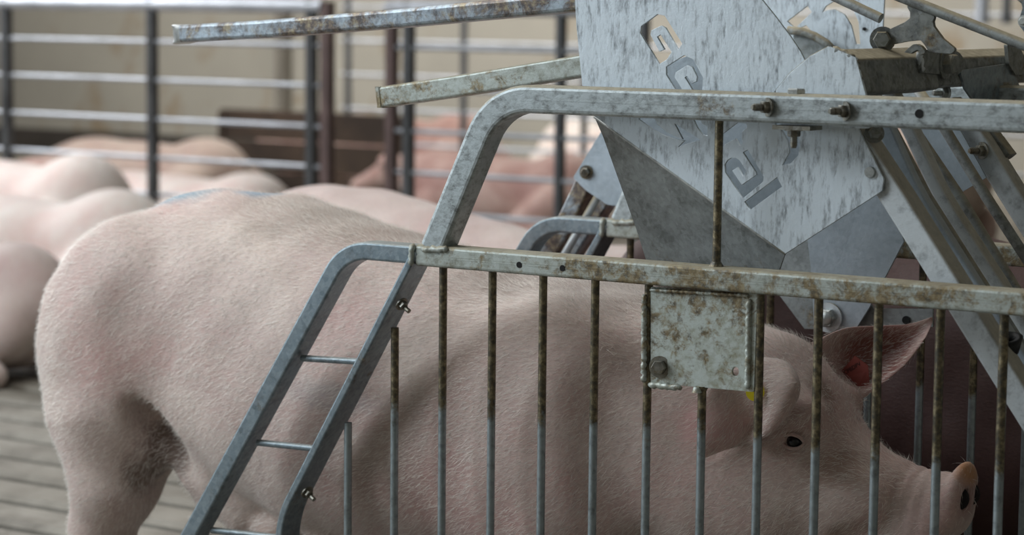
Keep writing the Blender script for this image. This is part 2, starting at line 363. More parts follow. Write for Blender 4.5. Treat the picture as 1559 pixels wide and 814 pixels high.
def wall_mat(name, base, stain):
    m = D.materials.new(name); n, l, bs = nt(m); v = mapping(n, l, (1, 1, 0.8))
    f = noise(n, l, v, 0.8, 5, 0.6); s = noise(n, l, v, 3.0, 5, 0.65, 0.5)
    c = ramp(n, l, f, [(0.35, tuple(x*0.9 for x in base)), (0.65, tuple(x*1.08 for x in base))])
    c = mix(n, l, maprange(n, l, s, 0.55, 0.66, 0, 0.75), c, stain)
    l.new(c, bs.inputs['Base Color']); bs.inputs['Roughness'].default_value = 0.8; return m
M['wall'] = wall_mat('grey_beige_wall', (0.36, 0.34, 0.29), (0.27, 0.20, 0.12))
M['ceil'] = simple('ceiling_panel', (0.50, 0.50, 0.48), 0.8)
def struct(name, lo, hi, mat):
    b = MB(); b.box(lo, hi); o = b.build(name, mat); o['kind'] = 'structure'; return o
struct('wall_back', (-13.4, 10.9, -0.4), (4.4, 11.05, 4.2), M['wall'])
struct('wall_right', (4.2, -4.8, -0.4), (4.4, 10.9, 4.2), M['wall'])
struct('wall_front_blocker', (-1.5, -4.95, -0.4), (4.4, -4.8, 4.2), M['wall'])  # unseen wall added to block light from the front right
struct('wall_left', (-13.4, -4.8, -0.4), (-13.2, 10.9, 1.0), M['wall'])
struct('ceiling', (-13.4, -4.95, 4.2), (4.4, 11.05, 4.3), M['ceil'])
M['wall_dark'] = simple('dark_kick_board', (0.05, 0.042, 0.035), 0.8, 0, 0.3, 2)
struct('baseboard_back', (-13.2, 10.86, -0.02), (-9.1, 10.9, 0.16), M['wall_dark'])
struct('trim_3', (at(426,100,Y=10.85).x, 10.80, -0.02), (at(438,100,Y=10.85).x, 10.9, 1.25), M['post_pale'])
struct('trim_1', (-0.45, 10.80, -0.02), (-0.25, 10.9, 4.2), M['fence'])
# ------------------------------------------------------------------ stall frames
ZU, ZL = 1.067, 0.813
def stall_frame(dy, label, detail):
    root = empty('stall_frame', (0, dy, 0), label, 'stall frame', )
    g = lambda x, y: (lambda p: (p.x, p.z))(at(x, y, Y=-0.02))
    up = MB(); cx, cz = g(750, 150); lx, lz = g(656, 376)
    rect_tube(up, [(1.45, ZU), (cx, ZU), (lx, ZL+0.012)], dy, 0.043, 0.045, 0.10, 0.007, 12)
    up.build('upper_rail', M['galv'], root)
    lo = MB(); jx = g(634, 385)[0]
    rect_tube(lo, [(1.45, ZL), (jx, ZL)], dy, 0.034, 0.042, cr=0.005); lo.build('lower_rail', M['galv_old'], root)
    sm_ = MB(); sm_.box((jx+0.05, dy-0.0214, ZL-0.0025), (1.44, dy-0.0205, ZL-0.0012)); sm_.box((jx+0.05, dy-0.0214, ZL+0.0012), (1.44, dy-0.0205, ZL+0.0020)); sm_.build('weld_seam', M['galv_old'], root)
    sm_ = MB(); sm_.box((cx+0.09, dy-0.0230, ZU-0.0010), (1.44, dy-0.0220, ZU+0.0010)); sm_.build('weld_seam', M['galv'], root)
    lp = MB(); kx, kz = g(523, 383); bx, bz = g(300, 790); ex = kx+(bx-kx)*(kz-0.03)/(kz-bz)
    rect_tube(lp, [(jx-0.004, ZL), (kx, ZL), (ex, 0.03)], dy, 0.029, 0.042, 0.085, 0.004, 12); o = lp.build('rear_loop', M['steel'], root)
    w = MB(); w.weld((jx-0.006, dy-0.021, ZL+0.018), (jx-0.010, dy-0.022, ZL-0.017), 0.005, 3)
    w.weld((jx+0.012, dy-0.022, ZL+0.010), (lx+0.034, dy-0.022, ZL+0.014), 0.005, 8)
    w.build('weld_bead', M['galv_old'], root)
    ib = MB(); a = g(632, 383); b = g(470, 700); c = g(424, 790)
    rect_tube(ib, [a, (c[0], b[1]-(b[0]-c[0])*(a[1]-b[1])/(a[0]-b[0])), (c[0], 0.03)], dy+0.004, 0.0135, 0.052, 0.16, 0.003, 12)
    ib.build('inner_bar', M['steel'], root)
    for (p, q) in (((456, 548), (536, 552)), ((388, 677), (470, 685)), ((318, 811), (424, 822))):
        r = MB(); A, B = g(*p), g(*q); r.rod((A[0]-0.01, dy, A[1]), (B[0]+0.01, dy, B[1]), 0.0056); r.build('rung', M['steel'], root)
    X0 = g(664, 410)[0]
    for k in range(-2, 20):
        x = X0+0.0941*k; top = ZL-0.01
        if k == -1: top = g(588, 500)[1]
        if k == -2: top = g(516, 645)[1]
        if k == 5: top = g(1062, 590)[1]
        r = MB(); r.rod((x, dy, 0.05), (x, dy, top), 0.0066, n=16)
        if k >= 0: r.rod((x, dy, top-0.008), (x, dy, top), 0.0068, 0.0105, n=16)
        r.build('bar', M['bar'], root)
    r = MB(); x = g(1083, 300)[0]; r.rod((x, dy, ZL+0.012), (x, dy, ZU-0.018), 0.0064, n=16); r.rod((x, dy, ZL+0.016), (x, dy, ZL+0.024), 0.012, 0.0066, n=16)
    r.build('upright', M['bar'], root)
    br = MB(); rect_tube(br, [(1.45, 0.045), (c[0]-0.02, 0.045)], dy, 0.03, 0.04); br.build('bottom_rail', M['steel'], root)
    if not detail: return root
    # mounting plate between three bars
    Yp = dy-0.004
    pl = rpoly([g(984, 438), g(1146, 448), g(1141, 598), g(984, 584)], 0.003)
    hx, hz = g(1113, 567)
    hole = [(hx+0.0062*math.cos(a*0.5236), hz+0.0075*math.sin(a*0.5236)) for a in range(12)]
    mp = sheet('mounting_plate', pl, [hole], Yp, 0.004, M['plate_old'], root, 'rust-flecked square plate welded between the bars')
    wb = MB(); A, B = at(981, 448, Y=Yp-0.004), at(980, 582, Y=Yp-0.004); wb.weld(A, B, 0.0042, 2)
    A, B = at(1140, 455, Y=Yp-0.004), at(1138, 592, Y=Yp-0.004); wb.weld(A, B, 0.0042, 5)
    A, B = at(988, 585, Y=Yp-0.003), at(1036, 590, Y=Yp-0.003); wb.weld(A, B, 0.005, 7); wb.rod(at(1061, 597, Y=Yp-0.004), at(1061, 589, Y=Yp-0.004), 0.008, 0.005)
    A, B = at(990, 441, Y=Yp-0.004), at(1140, 450, Y=Yp-0.004); wb.weld(A, B, 0.003, 11); wb.build('weld_bead', M['plate_old'], root)
    b = MB(); b.bolt(at(1005, 558, Y=Yp-0.003), (0.25, -1, 0.02), 0.0115); b.build('bolt', M['bolt'], root)
    for p in ((1170, 163), (1288, 169)):
        b = MB(); b.bolt(at(*p, Y=dy-0.0225), (-0.62, -1, 0.0), 0.0095, True); b.build('bolt', M['bolt'], root)
    for p, q in (((614, 466), dy-0.006), ((470, 752), dy-0.006)):
        b = MB(); c0 = at(*p, Y=q); b.bolt(c0+Vector((-0.004, 0, 0.004)), (0.85, -0.2, -0.5), 0.0078); b.rod(c0, c0+Vector((0.013, -0.002, -0.007)), 0.004); b.build('bolt', M['bolt'], root)
    b = MB(); c0 = at(1209, 192, Y=dy-0.006); b.box((c0.x-0.028, dy-0.020, c0.z-0.005), (c0.x+0.032, dy+0.02, c0.z+0.001)); b.bolt(c0-Vector((0, 0, 0.004)), (0, 0, -1), 0.0095, True)
    b.build('bolt', M['bolt'], root, None, 'bolt with threaded end pointing down under the upper rail')
    b = MB(); c0 = at(1212, 141, Y=dy-0.004); b.hexa((c0.x, dy-0.004, ZU+0.020), (0, 0, 1), 0.014, 0.009); b.build('bolt', M['zincbolt'], root, None, 'shiny bolt head on top of the upper rail')
    for p, r_ in (((1399, 173), 0.0062), ((790, 403), 0.0048), ((856, 408), 0.0048)):
        yy = dy-(0.0236 if r_ > 0.005 else 0.0219); b = MB(); c0 = at(*p, Y=yy); b.rod(c0, c0+Vector((0, 0.004, 0)), r_, n=20); b.build('hole', M['black'], root)  # uncut face, black discs paint the shade of bolt holes
    return root
near_frame = stall_frame(0.0, 'near stall side frame of galvanised tube with vertical bars beside the large sow', True)
far_frame = stall_frame(0.59, 'second stall side frame on the far side of the large sow', False)

# ------------------------------------------------------------------ tilting rear gate of the near stall: big cut-out plate, arms and slanted tubes
def tube_px(mb, pts, Y, w, dep, rad=0.05, cr=0.004): rect_tube(mb, px2(pts, Y-dep/2), Y, w, dep, rad, cr)
gate = empty('tilting_gate', at(1195, 385, Y=0.06), 'big mottled galvanised gate plate with cut-out logo lettering behind the near rails', 'gate')
PY = 0.050
LA = lambda L: [(980+u/4.285, 150+v/4.285) for u, v in L]
LB = lambda L: [(940+u/2.467, v/2.467) for u, v in L]
logo = [LA([(655,672),(870,510),(905,575),(695,728)]),
 LA([(645,350),(680,330),(785,510),(780,545),(645,655),(530,480),(527,430),(545,400),(570,385),(600,385),(625,400),(672,470),(650,512),(612,450),(580,470),(640,560),(732,497),(730,480)]),
 LA([(470,262),(610,155),(670,160),(675,190),(645,215),(640,250),(650,290),(625,310),(600,262),(575,275),(530,300),(512,330),(520,365),(495,408),(478,370)]),
 LA([(-25,115),(70,125),(90,165),(150,215),(215,248),(250,262),(197,160),(212,165),(375,270),(268,300),(215,322),(262,275),(215,268),(140,245),(60,205),(0,160),(-35,135)]),
 LA([(325,140),(360,120),(385,165),(417,180),(417,245),(380,235),(345,185)]),
 LA([(850,160),(900,210),(940,280),(948,350),(900,437),(960,425),(1010,370),(1025,300),(1005,220),(950,150)]),
 LB([(157,242),(85,125),(88,98),(150,52),(178,58),(245,165),(228,188),(180,105),(165,97),(128,115),(125,130),(158,192),(175,185),(148,138),(162,128),(205,195),(185,225)]),
 LB([(182,250),(250,206),(285,222),(322,290),(320,345),(285,345),(252,290),(262,284),(280,312),(296,305),(298,288),(280,252),(262,247),(220,272),(216,290),(250,345),(222,345),(182,280)])]
main_out = [(866,-130),(1010,-160),(1090,-90),(1135,-35),(1160,0),(1192,40),(1218,78),(1232,104),(1262,150),(1337,200),(1374,264),(1345,290),(1195,386),(905,178),(890,130),(882,70),(875,0)]
main_out = [(870,-120),(1010,-150),(1090,-90),(1135,-33),(1160,0),(1180,25),(1202,54),(1218,78),(1231,104),(1262,150),(1306,195),(1345,272),(1343,290),(1195,386),(905,178),(887,130),(878,40)]
sp = sheet('side_plate', px2(main_out, PY-0.002), [px2(h, PY-0.002) for h in logo], PY, 0.004, M['plate'], gate)
sheet('far_side_plate', px2([(1030,92),(1110,60),(1190,140),(1245,240),(1225,330),(1165,355),(1080,290),(960,190),(960,110)], 0.30), [], 0.30, 0.003, M['plate_smooth'], gate, 'smooth bluish sheet seen through the cut-out letters')
# folded wing below the slanted edge, bent away from the camera
def quadsheet(name, P, mat, parent, th=0.003, label=None, sub=1):
    mb = MB(); P = [Vector(p) for p in P]; nrm = (P[1]-P[0]).cross(P[2]-P[0]).normalized()*th; n = len(P)
    V = P+[p+nrm for p in P]; mb.add(V, [tuple(range(n)), tuple(range(2*n-1, n-1, -1))]+[(i, (i+1) % n, n+(i+1) % n, n+i) for i in range(n)])
    return mb.build(name, mat, parent, None, label)
quadsheet('wing', [at(905,178,Y=PY), at(1195,386,Y=PY), at(1186,412,Y=PY+0.015), at(1130,412,Y=PY+0.06), at(985,400,Y=PY+0.10), at(975,345,Y=PY+0.09), at(940,258,Y=PY+0.045)], M['plate_flat'], gate, 0.003, 'dull grey folded wing below the cut-out plate')
w = MB(); w.path([at(905+290*t,178+208*t,Y=PY-0.001) for t in [i/10 for i in range(11)]], 0.0022, 8); w.build('folded_edge', M['zincbolt'], gate)
# pivot plate and wrapped edge
sheet('pivot_plate', rpoly(px2([(1180,140),(1203,112),(1234,86),(1262,71),(1303,88),(1318,145),(1325,195),(1240,195)], PY-0.010), 0.004), [], PY-0.008, 0.005, M['plate'], gate, 'trapezoid pivot plate rising above the upper rail')
w = MB(); w.path([at(x, y, Y=PY-0.0085) for x, y in ((1180,140),(1203,112),(1234,86),(1262,71))], 0.0016, 8); w.build('rusty_edge', M['dusty'], gate)
w = MB(); w.weld(at(1268,73,Y=PY-0.006), at(1302,88,Y=PY-0.006), 0.0045, 4); w.weld(at(1303,90,Y=PY-0.006), at(1312,135,Y=PY-0.006), 0.004, 6); w.build('weld_bead', M['dusty'], gate)
def band(name, pts, dY, mat, th=0.003):
    A = [at(x, y, Y=PY-0.002) for x, y in pts]; mb = MB(); V = []
    for p in A: V += [p, p+Vector((0, dY, 0)), p+Vector((0, dY, -th)), p+Vector((0, 0, -th))]
    F = []
    for i in range(len(A)-1):
        for j in range(4): F.append((4*i+j, 4*i+(j+1) % 4, 4*i+4+(j+1) % 4, 4*i+4+j))
    F += [(0, 1, 2, 3), tuple(range(4*len(A)-4, 4*len(A)))]; mb.add(V, F); return mb.build(name, mat, gate)
band('wrapped_edge', [(1300,186),(1306,195),(1345,272)], 0.052, M['dusty'])
tb = MB(); tube_px(tb, [(1270,168),(1362,308),(1462,468),(1600,690)], 0.078, 0.037, 0.046, 0.5); tb.build('slanted_tube', M['diag'], gate, None, 'mottled grey tube slanting down to the right with a dusty top')
for p in ((1325,262),):
    b = MB(); c0 = at(*p, Y=PY-0.003); b.rod(c0, c0+Vector((0, -0.004, 0)), 0.0085, 0.0075, n=20); b.build('rivet', M['zincbolt'], gate)
b = MB(); b.bolt(at(1331,203,Y=PY+0.01), (0.6, -0.8, 0.3), 0.010); b.build('bolt', M['dusty'], gate)
# two arms running to the left
am = MB(); A = px2([(272,51),(400,44),(600,28),(875,2),(960,-8)], 0.076-0.021)
fl = fillet(A, 0.6, 4)
def arm_section(mb, C, Y, w, dep, pinch):
    n = 16; V = []
    for i, c in enumerate(C):
        d = (C[min(i+1, len(C)-1)]-C[max(i-1, 0)]).normalized(); nn = Vector((-d.y, d.x)); pk = pinch[i]
        for k in range(n):
            a = 2*math.pi*k/n+math.pi/n; ca, sa = math.cos(a), math.sin(a)
            x = math.copysign(abs(ca)**0.35, ca)*w/2; y_ = math.copysign(abs(sa)**0.35, sa)*dep/2
            x *= (1+0.15*pk); y_ *= (1-pk*0.45*(1-abs(ca)**1.5))
            V.append((c.x+nn.x*x, Y+y_, c.y+nn.y*x))
    F = [(i*n+k, i*n+(k+1) % n, (i+1)*n+(k+1) % n, (i+1)*n+k) for i in range(len(C)-1) for k in range(n)]
    mb.add(V, F, True); mb.add(V, [tuple(range(n)), tuple(range((len(C)-1)*n, len(C)*n))])
L = len(fl); rect_tube(am, [(p.x, p.y) for p in fl], 0.082, 0.030, 0.052, 0.5, 0.006)
am.build('gate_arm', M['worn'], gate, None, 'long worn upper arm tube with brown stains and a bent left end')
# the bent left end of the upper arm: turns away from the camera, pinched on the outside of the bend
e0 = Vector((fl[0].x, 0.082, fl[0].y)); dx = (Vector((fl[1].x, 0, fl[1].y))-Vector((fl[0].x, 0, fl[0].y))).normalized()
eb = MB(); n = 16; V = []; NS = 9
for i in range(NS):
    ph = math.pi/2*i/(NS-1); R_ = 0.036
    c = e0-dx*R_*math.sin(ph)+Vector((0, R_*(1-math.cos(ph)), 0)); tdir = (-dx*math.cos(ph)+Vector((0, 1, 0))*math.sin(ph)); out = (-dx*math.sin(ph)-Vector((0, 1, 0))*math.cos(ph))
    upv = out.cross(tdir).normalized(); upv = upv if upv.z > 0 else -upv; pk = math.sin(math.pi*i/(NS-1)) if i < NS-1 else 0.3
    for k in range(n):
        a = 2*math.pi*k/n+math.pi/n; ca, sa = math.cos(a), math.sin(a)
        u = math.copysign(abs(ca)**0.4, ca)*0.0152; v = math.copysign(abs(sa)**0.4, sa)*0.026
        if v > 0: v -= pk*0.012*(1-abs(ca)**2)
        V.append(c+upv*u*(1+0.12*pk)+out*v)
eb.add(V, [(i*n+k, i*n+(k+1) % n, (i+1)*n+(k+1) % n, (i+1)*n+k) for i in range(NS-1) for k in range(n)]+[tuple(range((NS-1)*n, NS*n))], True)
eb.build('arm_bend', M['zincbolt'], gate)
lo = MB(); Cq = px2([(577,148),(700,130),(890,99),(960,88)], 0.085-0.02); wv = 0.034
rect_tube(lo, Cq, 0.085, wv, 0.040, 0.4, 0.004); 
lo.build('gate_arm', M['galv_old'], gate, None, 'shorter stained lower arm tube with an open cut end')
o = MB(); c0 = Vector((Cq[0][0], 0.085, Cq[0][1])); d = Vector((Cq[1][0]-Cq[0][0], 0, Cq[1][1]-Cq[0][1])).normalized(); nn = Vector((-d.z, 0, d.x))
for sgn in (-1, 1):
    a = c0+nn*sgn*0.0155; o.box((a.x-0.006, 0.065, a.z-0.002), (a.x+0.004, 0.105, a.z+0.002))
for yy in (0.0655, 0.1045):
    V = [c0+nn*0.017-d*0.005, c0-nn*0.017-d*0.005, c0-nn*0.017+d*0.002, c0+nn*0.017+d*0.002]; V = [Vector((q.x, yy-0.0015, q.z)) for q in V]+[Vector((q.x, yy+0.0015, q.z)) for q in V]
    o.add(V, [(0,1,2,3),(7,6,5,4),(0,4,5,1),(1,5,6,2),(2,6,7,3),(3,7,4,0)])
o.build('cut_end', M['galv_old'], gate)

# ------------------------------------------------------------------ cross beam, brackets and linkage above the stall
beam = empty('cross_beam', at(1300,115,Y=0.08), 'dusty square cross beam behind the upper rail with bolted brackets', 'beam')
bl = at(1303,88,Y=0.045); zt = bl.z; 
def ybeam(name, x0, x1, z0, z1, y0, y1, mat, parent, cr=0.006, label=None):
    mb = MB(); sec = []
    for (cx, cz, a0) in ((x1-cr, z1-cr, 0), (x0+cr, z1-cr, 90), (x0+cr, z0+cr, 180), (x1-cr, z0+cr, 270)):
        for k in range(4): a = math.radians(a0+k*30); sec.append((cx+cr*math.cos(a), cz+cr*math.sin(a)))
    n = len(sec); V = [(x, yy, z) for yy in (y0, y1) for x, z in sec]
    mb.add(V, [(i, (i+1) % n, n+(i+1) % n, n+i) for i in range(n)]+[tuple(range(n)), tuple(range(2*n-1, n-1, -1))])
    return mb.build(name, mat, parent, None, label)
def ybeam2(name, pxs, y0, y1, sc, mat, parent):
    P = [at(x, y, Y=0.045) for x, y in pxs]; cx = sum(p.x for p in P)/4; cz = sum(p.z for p in P)/4
    sec = rpoly([(cx+(p.x-cx)*sc, cz+(p.z-cz)*sc) for p in P], 0.006, 3); n = len(sec); mb = MB()
    mb.add([(x, yy, z) for yy in (y0, y1) for x, z in sec], [(i, (i+1) % n, n+(i+1) % n, n+i) for i in range(n)]+[tuple(range(n)), tuple(range(2*n-1, n-1, -1))])
    return mb.build(name, mat, parent)
BQ = [(1262,72),(1305,90),(1314,143),(1266,150)]
ybeam2('beam_tube', BQ, 0.052, 0.32, 1.0, M['dusty'], beam)
ybeam2('beam_tube', BQ, 0.30, 1.25, 0.86, M['dusty'], beam)
XB = bl.x+0.006
def xsheet(name, pts, X, th, mat, parent, label=None, rad=0.0):
    P = [at(x, y, X=X) for x, y in pts]; poly = [(p.y, p.z) for p in P]
    if rad: poly = rpoly(poly, rad)
    mb = MB(); n = len(poly); V = [(X, a, b) for a, b in poly]+[(X+th, a, b) for a, b in poly]
    mb.add(V, [tuple(range(n)), tuple(range(2*n-1, n-1, -1))]+[(i, (i+1) % n, n+(i+1) % n, n+i) for i in range(n)])
    return mb.build(name, mat, parent, None, label)
arc = [(1447+15*math.cos(a), 96+19*math.sin(a)) for a in [-1.45+i*0.29 for i in range(11)]]
xsheet('end_lug', [(1397,75)]+arc+[(1397,110)], XB, 0.006, M['dusty'], beam)
b = MB(); b.bolt(at(1439,97,X=XB+0.006), (1, 0, 0), 0.0165); b.build('bolt', M['dusty'], beam)
w = MB(); w.weld(at(1400,77,X=XB+0.003), at(1403,110,X=XB+0.003), 0.005, 3); w.build('weld_bead', M['diag'], beam)
xsheet('hanging_plate', [(1458,107),(1530,97),(1556,142),(1550,152),(1480,155),(1466,135)], XB+0.001, 0.004, M['steel'], beam, 'dark blue triangular plate hanging from the beam', 0.004)
b = MB(); b.bolt(at(1530,139,X=XB+0.005), (1, -0.35, 0), 0.0105, True); b.build('bolt', M['bolt'], beam)
xsheet('bracket', [(1528,66),(1548,72),(1556,90),(1562,113),(1541,114),(1531,98)], XB+0.004, 0.006, M['dusty'], beam, None, 0.003)
# latch fork and linkage rods
lk = empty('latch_linkage', at(1420,60,Y=0.26), 'dusty forked latch bracket with two long round rods above the beam', 'latch')
LC = lambda L, s=2.714, ox=1160, oy=0: [(ox+u/s, oy+v/s) for u, v in L]
sheet('fork', rpoly(px2(LC([(475,150),(500,128),(530,120),(590,92),(612,75),(612,50),(592,15),(640,20),(712,66),(704,90),(708,110),(745,160),(800,205),(780,222),(690,215),(672,185),(655,165),(600,170),(540,182),(490,180)]), 0.22), 0.004), [], 0.225, 0.008, M['dusty'], lk)
b = MB(); b.bolt(at(1344,60,Y=0.22), (0.3, -1, 0), 0.0135); b.build('bolt', M['dusty'], lk)
sheet('hook', px2(LC([(100,430),(130,400),(170,368),(200,365),(230,380),(265,420),(262,440),(232,452),(218,440),(225,425),(205,410),(185,418),(150,440)], 5.425, 1359, 0), 0.20), [], 0.205, 0.010, M['dusty'], lk)
b = MB(); b.rod(at(1300,-30,Y=0.22)+Vector((-0.05,0,0.02)), at(1560,69,Y=0.22), 0.0082, n=18); b.rod(at(1560,69,Y=0.22), at(1660,108,Y=0.22), 0.0082, n=18); b.build('rod', M['dusty_rod'], lk)
b = MB(); b.rod(at(1240,-20,Y=0.40), at(1341,28,Y=0.40), 0.0082, n=18); b.build('rod', M['dusty_rod'], lk)
# inner gate leaf between near and far frame: slanted rods, sheet, far tube
leaf = empty('gate_leaf', at(1440,300,Y=0.3), 'slanting gate leaf of dusty rods and a bluish sheet behind the mottled tube', 'gate')
def rodpx(name, pts, Y, r, mat, parent=leaf, n=16, label=None):
    b = MB(); b.path([at(x, y, Y=Y) for x, y in pts], r, n); return b.build(name, mat, parent, None, label)
mb = MB(); tube_px(mb, [(1325,150),(1390,295),(1482,440),(1560,560)], 0.155, 0.024, 0.02, 0.5); mb.build('sheet_strip', M['plate_smooth'], leaf)
rodpx('rod', [(1322,140),(1362,205),(1411,300),(1497,435),(1560,535)], 0.19, 0.0088, M['dusty_rod'])
mb = MB(); tube_px(mb, [(1350,140),(1385,205),(1429,300),(1517,435),(1575,530)], 0.24, 0.020, 0.030, 0.5); mb.build('channel', M['diag'], leaf)
rodpx('rod', [(1355,140),(1393,200),(1461,300),(1541,432),(1590,512)], 0.30, 0.0088, M['dusty_rod'])
rodpx('rod', [(1393,130),(1441,200),(1502,300),(1580,420)], 0.40, 0.0085, M['dusty_rod'])
sheet('slanted_sheet', px2([(1385,150),(1435,150),(1501,270),(1461,294),(1402,205)], 0.44), [], 0.442, 0.003, M['plate_smooth'], leaf)
mb = MB(); tube_px(mb, [(1438,160),(1479,205),(1549,318),(1620,430)], 0.475, 0.035, 0.040, 0.5); mb.build('slanted_tube', M['diag'], leaf)
mb = MB(); tube_px(mb, [(1500,195),(1533,239)], 0.50, 0.015, 0.03); mb.build('stop', M['dusty'], leaf)
b = MB(); b.bolt(at(1496,229,Y=0.454), (-0.5, -1, 0), 0.0095, True); b.build('bolt', M['bolt'], leaf)
b = MB(); b.rod(at(1427,124,Y=0.43), at(1427,124,Y=0.436), 0.008); b.build('hole', M['black'], leaf)  # black disc painted in for a shaded hole
b = MB(); b.bolt(at(1440,141,Y=0.44), (-0.5, -1, 0), 0.009, True); b.build('bolt', M['zincbolt'], leaf)
# dark rubber clamp around the slanted tube
b = MB(); cc = at(1530,524,Y=0.10)
V, F = [], []; n = 24
for k in range(n):
    a = 2*math.pi*k/n
    for (r, h) in ((0.026, -0.012), (0.026, 0.012), (0.015, 0.012), (0.015, -0.012)):
        V.append(cc+Vector((math.cos(a)*r*0.9, math.sin(a)*r*0.6, 0))+Vector((0.25, 0, 0.95))*h+Vector((0, 0, math.sin(a)*0.006)))
for k in range(n):
    for j in range(4): F.append((k*4+j, k*4+(j+1) % 4, ((k+1) % n)*4+(j+1) % 4, ((k+1) % n)*4+j))
b.add(V, F, True); o = b.build('rubber_clamp', M['rubber']); tag(o, 'black rubber clamp on the slanted tube behind the rightmost bars', 'clamp')
# feeder head: smooth hexagonal sheet with its big bolt
fd = empty('head_panel', at(1280,430,Y=0.5), 'smooth bluish hexagonal sheet behind the lower rail with one big bolt', 'panel')
sheet('hexagon_sheet', px2([(1226,330),(1345,262),(1376,367),(1344,428),(1322,470),(1303,500),(1240,505),(1236,418)], 0.50), [], 0.502, 0.004, M['plate_smooth'], fd)
sheet('backing_plate', px2([(1180,420),(1185,395),(1235,340),(1300,420),(1330,470),(1420,470),(1420,497),(1300,502),(1225,500),(1180,440)], 0.52), [], 0.522, 0.004, M['plate_flat'], fd)
b = MB(); c0 = at(1262,483,Y=0.498); b.rod(c0, c0+Vector((0, -0.004, 0)), 0.025, n=28); b.build('washer', M['diag'], fd)
b = MB(); b.hexa(c0+Vector((0, -0.004, 0)), (0.12, -1, 0), 0.0165, 0.014); b.path([c0+Vector((0.12, -1, 0)).normalized()*t for t in (0.017, 0.020, 0.0225)], [0.0135, 0.009, 0.002], 16); b.build('bolt', M['zincbolt'], fd)
b = MB(); c0 = at(1380,487,Y=0.519); b.rod(c0, c0+Vector((0, -0.002, 0)), 0.007, n=20); b.build('hole', M['black'], fd)  # hole shade painted as a black disc on the plate

# ------------------------------------------------------------------ gate plates of the next stall
ng = empty('tilting_gate', at(1250,30,Y=0.70), 'bluish gate plate with arc cut-outs seen above the dusty cross beam', 'gate')
holes = [LC([(205,175),(375,45),(415,100),(275,235)], 5.425), LC([(290,238),(365,205),(430,275),(350,250)], 5.425),
         LC([(490,112),(525,50),(600,5),(690,40),(755,80),(800,180),(815,365),(775,365),(735,210),(680,120),(600,78),(530,88)], 5.425)]
sheet('side_plate', px2([(1120,-60),(1330,-60),(1346,0),(1344,40),(1333,72),(1318,100),(1200,130),(1130,60)], 0.70), [px2(h, 0.70) for h in holes], 0.702, 0.004, M['plate'], ng)
b = MB(); b.path([at(x, y, Y=0.66) for x, y in ((1200,46),(1220,48),(1240,55),(1258,66),(1275,84))], 0.0075, 12); b.build('rolled_edge', M['dusty'], ng)
sheet('inner_panel', px2([(1206,52),(1238,58),(1260,76),(1262,120),(1200,120)], 0.66), [], 0.668, 0.003, M['plate_flat'], ng)
b = MB(); c0 = at(1316,44,Y=0.698); b.rod(c0, c0+Vector((0, -0.002, 0)), 0.003); b.build('hole', M['black'], ng)  # small black disc standing for hole shade
fg = empty('tilting_gate', at(930,250,Y=0.66), 'pale stained gate plate with slanted tubes behind the left edge of the big plate', 'gate')
sheet('side_plate', rpoly(px2([(873,270),(940,160),(1060,160),(1060,335),(985,335),(937,313),(924,311),(893,290),(880,277)], 0.64), 0.004), [], 0.642, 0.004, M['plate_smooth'], fg)
b = MB(); c0 = at(893,262,Y=0.638); b.bolt(c0, (0.2, -1, 0), 0.009); b.build('bolt', M['bolt'], fg)
mb = MB(); tube_px(mb, [(892,268),(855,345),(800,440),(700,620)], 0.68, 0.034, 0.04, 0.5); mb.build('slanted_tube', M['worn'], fg)
mb = MB(); tube_px(mb, [(925,290),(865,385),(760,560)], 0.78, 0.030, 0.04, 0.5); mb.build('slanted_tube', M['worn'], fg)
rodpx('rod', [(910,300),(858,390),(760,560)], 0.66, 0.0075, M['diag'], fg)
ar = empty('lift_arm', at(1550,20,Y=0.3), 'small blue steel lever with a bolt at the top right corner', 'lever')
sheet('lever', px2([(1540,-8),(1600,-8),(1600,48),(1560,48),(1551,36),(1558,12),(1556,5)], 0.25), [], 0.252, 0.008, M['steel'], ar)
b = MB(); b.bolt(at(1559,32,Y=0.246), (0, -1, 0), 0.006); b.build('bolt', M['zincbolt'], ar)
# ------------------------------------------------------------------ far fence, posts and added shade boards
FY = 5.00
def fence(x0, x1, posts, label, Y=FY):
    root = empty('pen_fence', (x0, Y, 0), label, 'fence', 'rail fences of the far pens')
    for k, (py_) in enumerate((5, 60, 117, 175, 232)):
        z = at(100, py_, Y=Y).z
        b = MB(); b.rod((x0, Y, z), (x1, Y, z), 0.030 if k == 0 else 0.0105, n=16); b.build('rail', M['fence'], root)
    dz = at(100, 5, Y=Y).z-at(100, 60, Y=Y).z
    for k in (5, 6):
        z = at(100, 5, Y=Y).z-dz*k*1.03
        b = MB(); b.rod((x0, Y, z), (x1, Y, z), 0.0105, n=16); b.build('rail', M['fence'], root)
    for (px_, w, mat) in posts:
        x = at(px_, 150, Y=Y).x; b = MB(); b.box((x-w*0.35, Y-0.026, -0.05), (x+w*0.35, Y+0.02, 1.20)); b.build('post', M[mat], root)
    return root
fence(-8.6, at(492,150,Y=FY).x, [(12, 0.046, 'post'), (233, 0.046, 'post'), (475, 0.05, 'post'), (499, 0.062, 'post_brown')], 'grey rail fence behind the lying pigs, left of the open gateway')
fence(at(590,150,Y=FY).x, at(985,150,Y=FY).x, [(597, 0.055, 'post_brown'), (623, 0.048, 'post'), (854, 0.036, 'post'), (980, 0.04, 'post')], 'grey rail fence right of the open gateway, behind the upper rail')
FY2 = 8.98
r2 = empty('pen_fence', (-6, FY2, 0), 'more distant thin fence seen through the gateway against the wall', 'fence')
for k in range(5):
    z = 1.16-0.21*k; b = MB(); b.rod((at(520,100,Y=FY2).x, FY2, z), (2, FY2, z), 0.012, n=12); b.build('rail', M['fence'], r2)
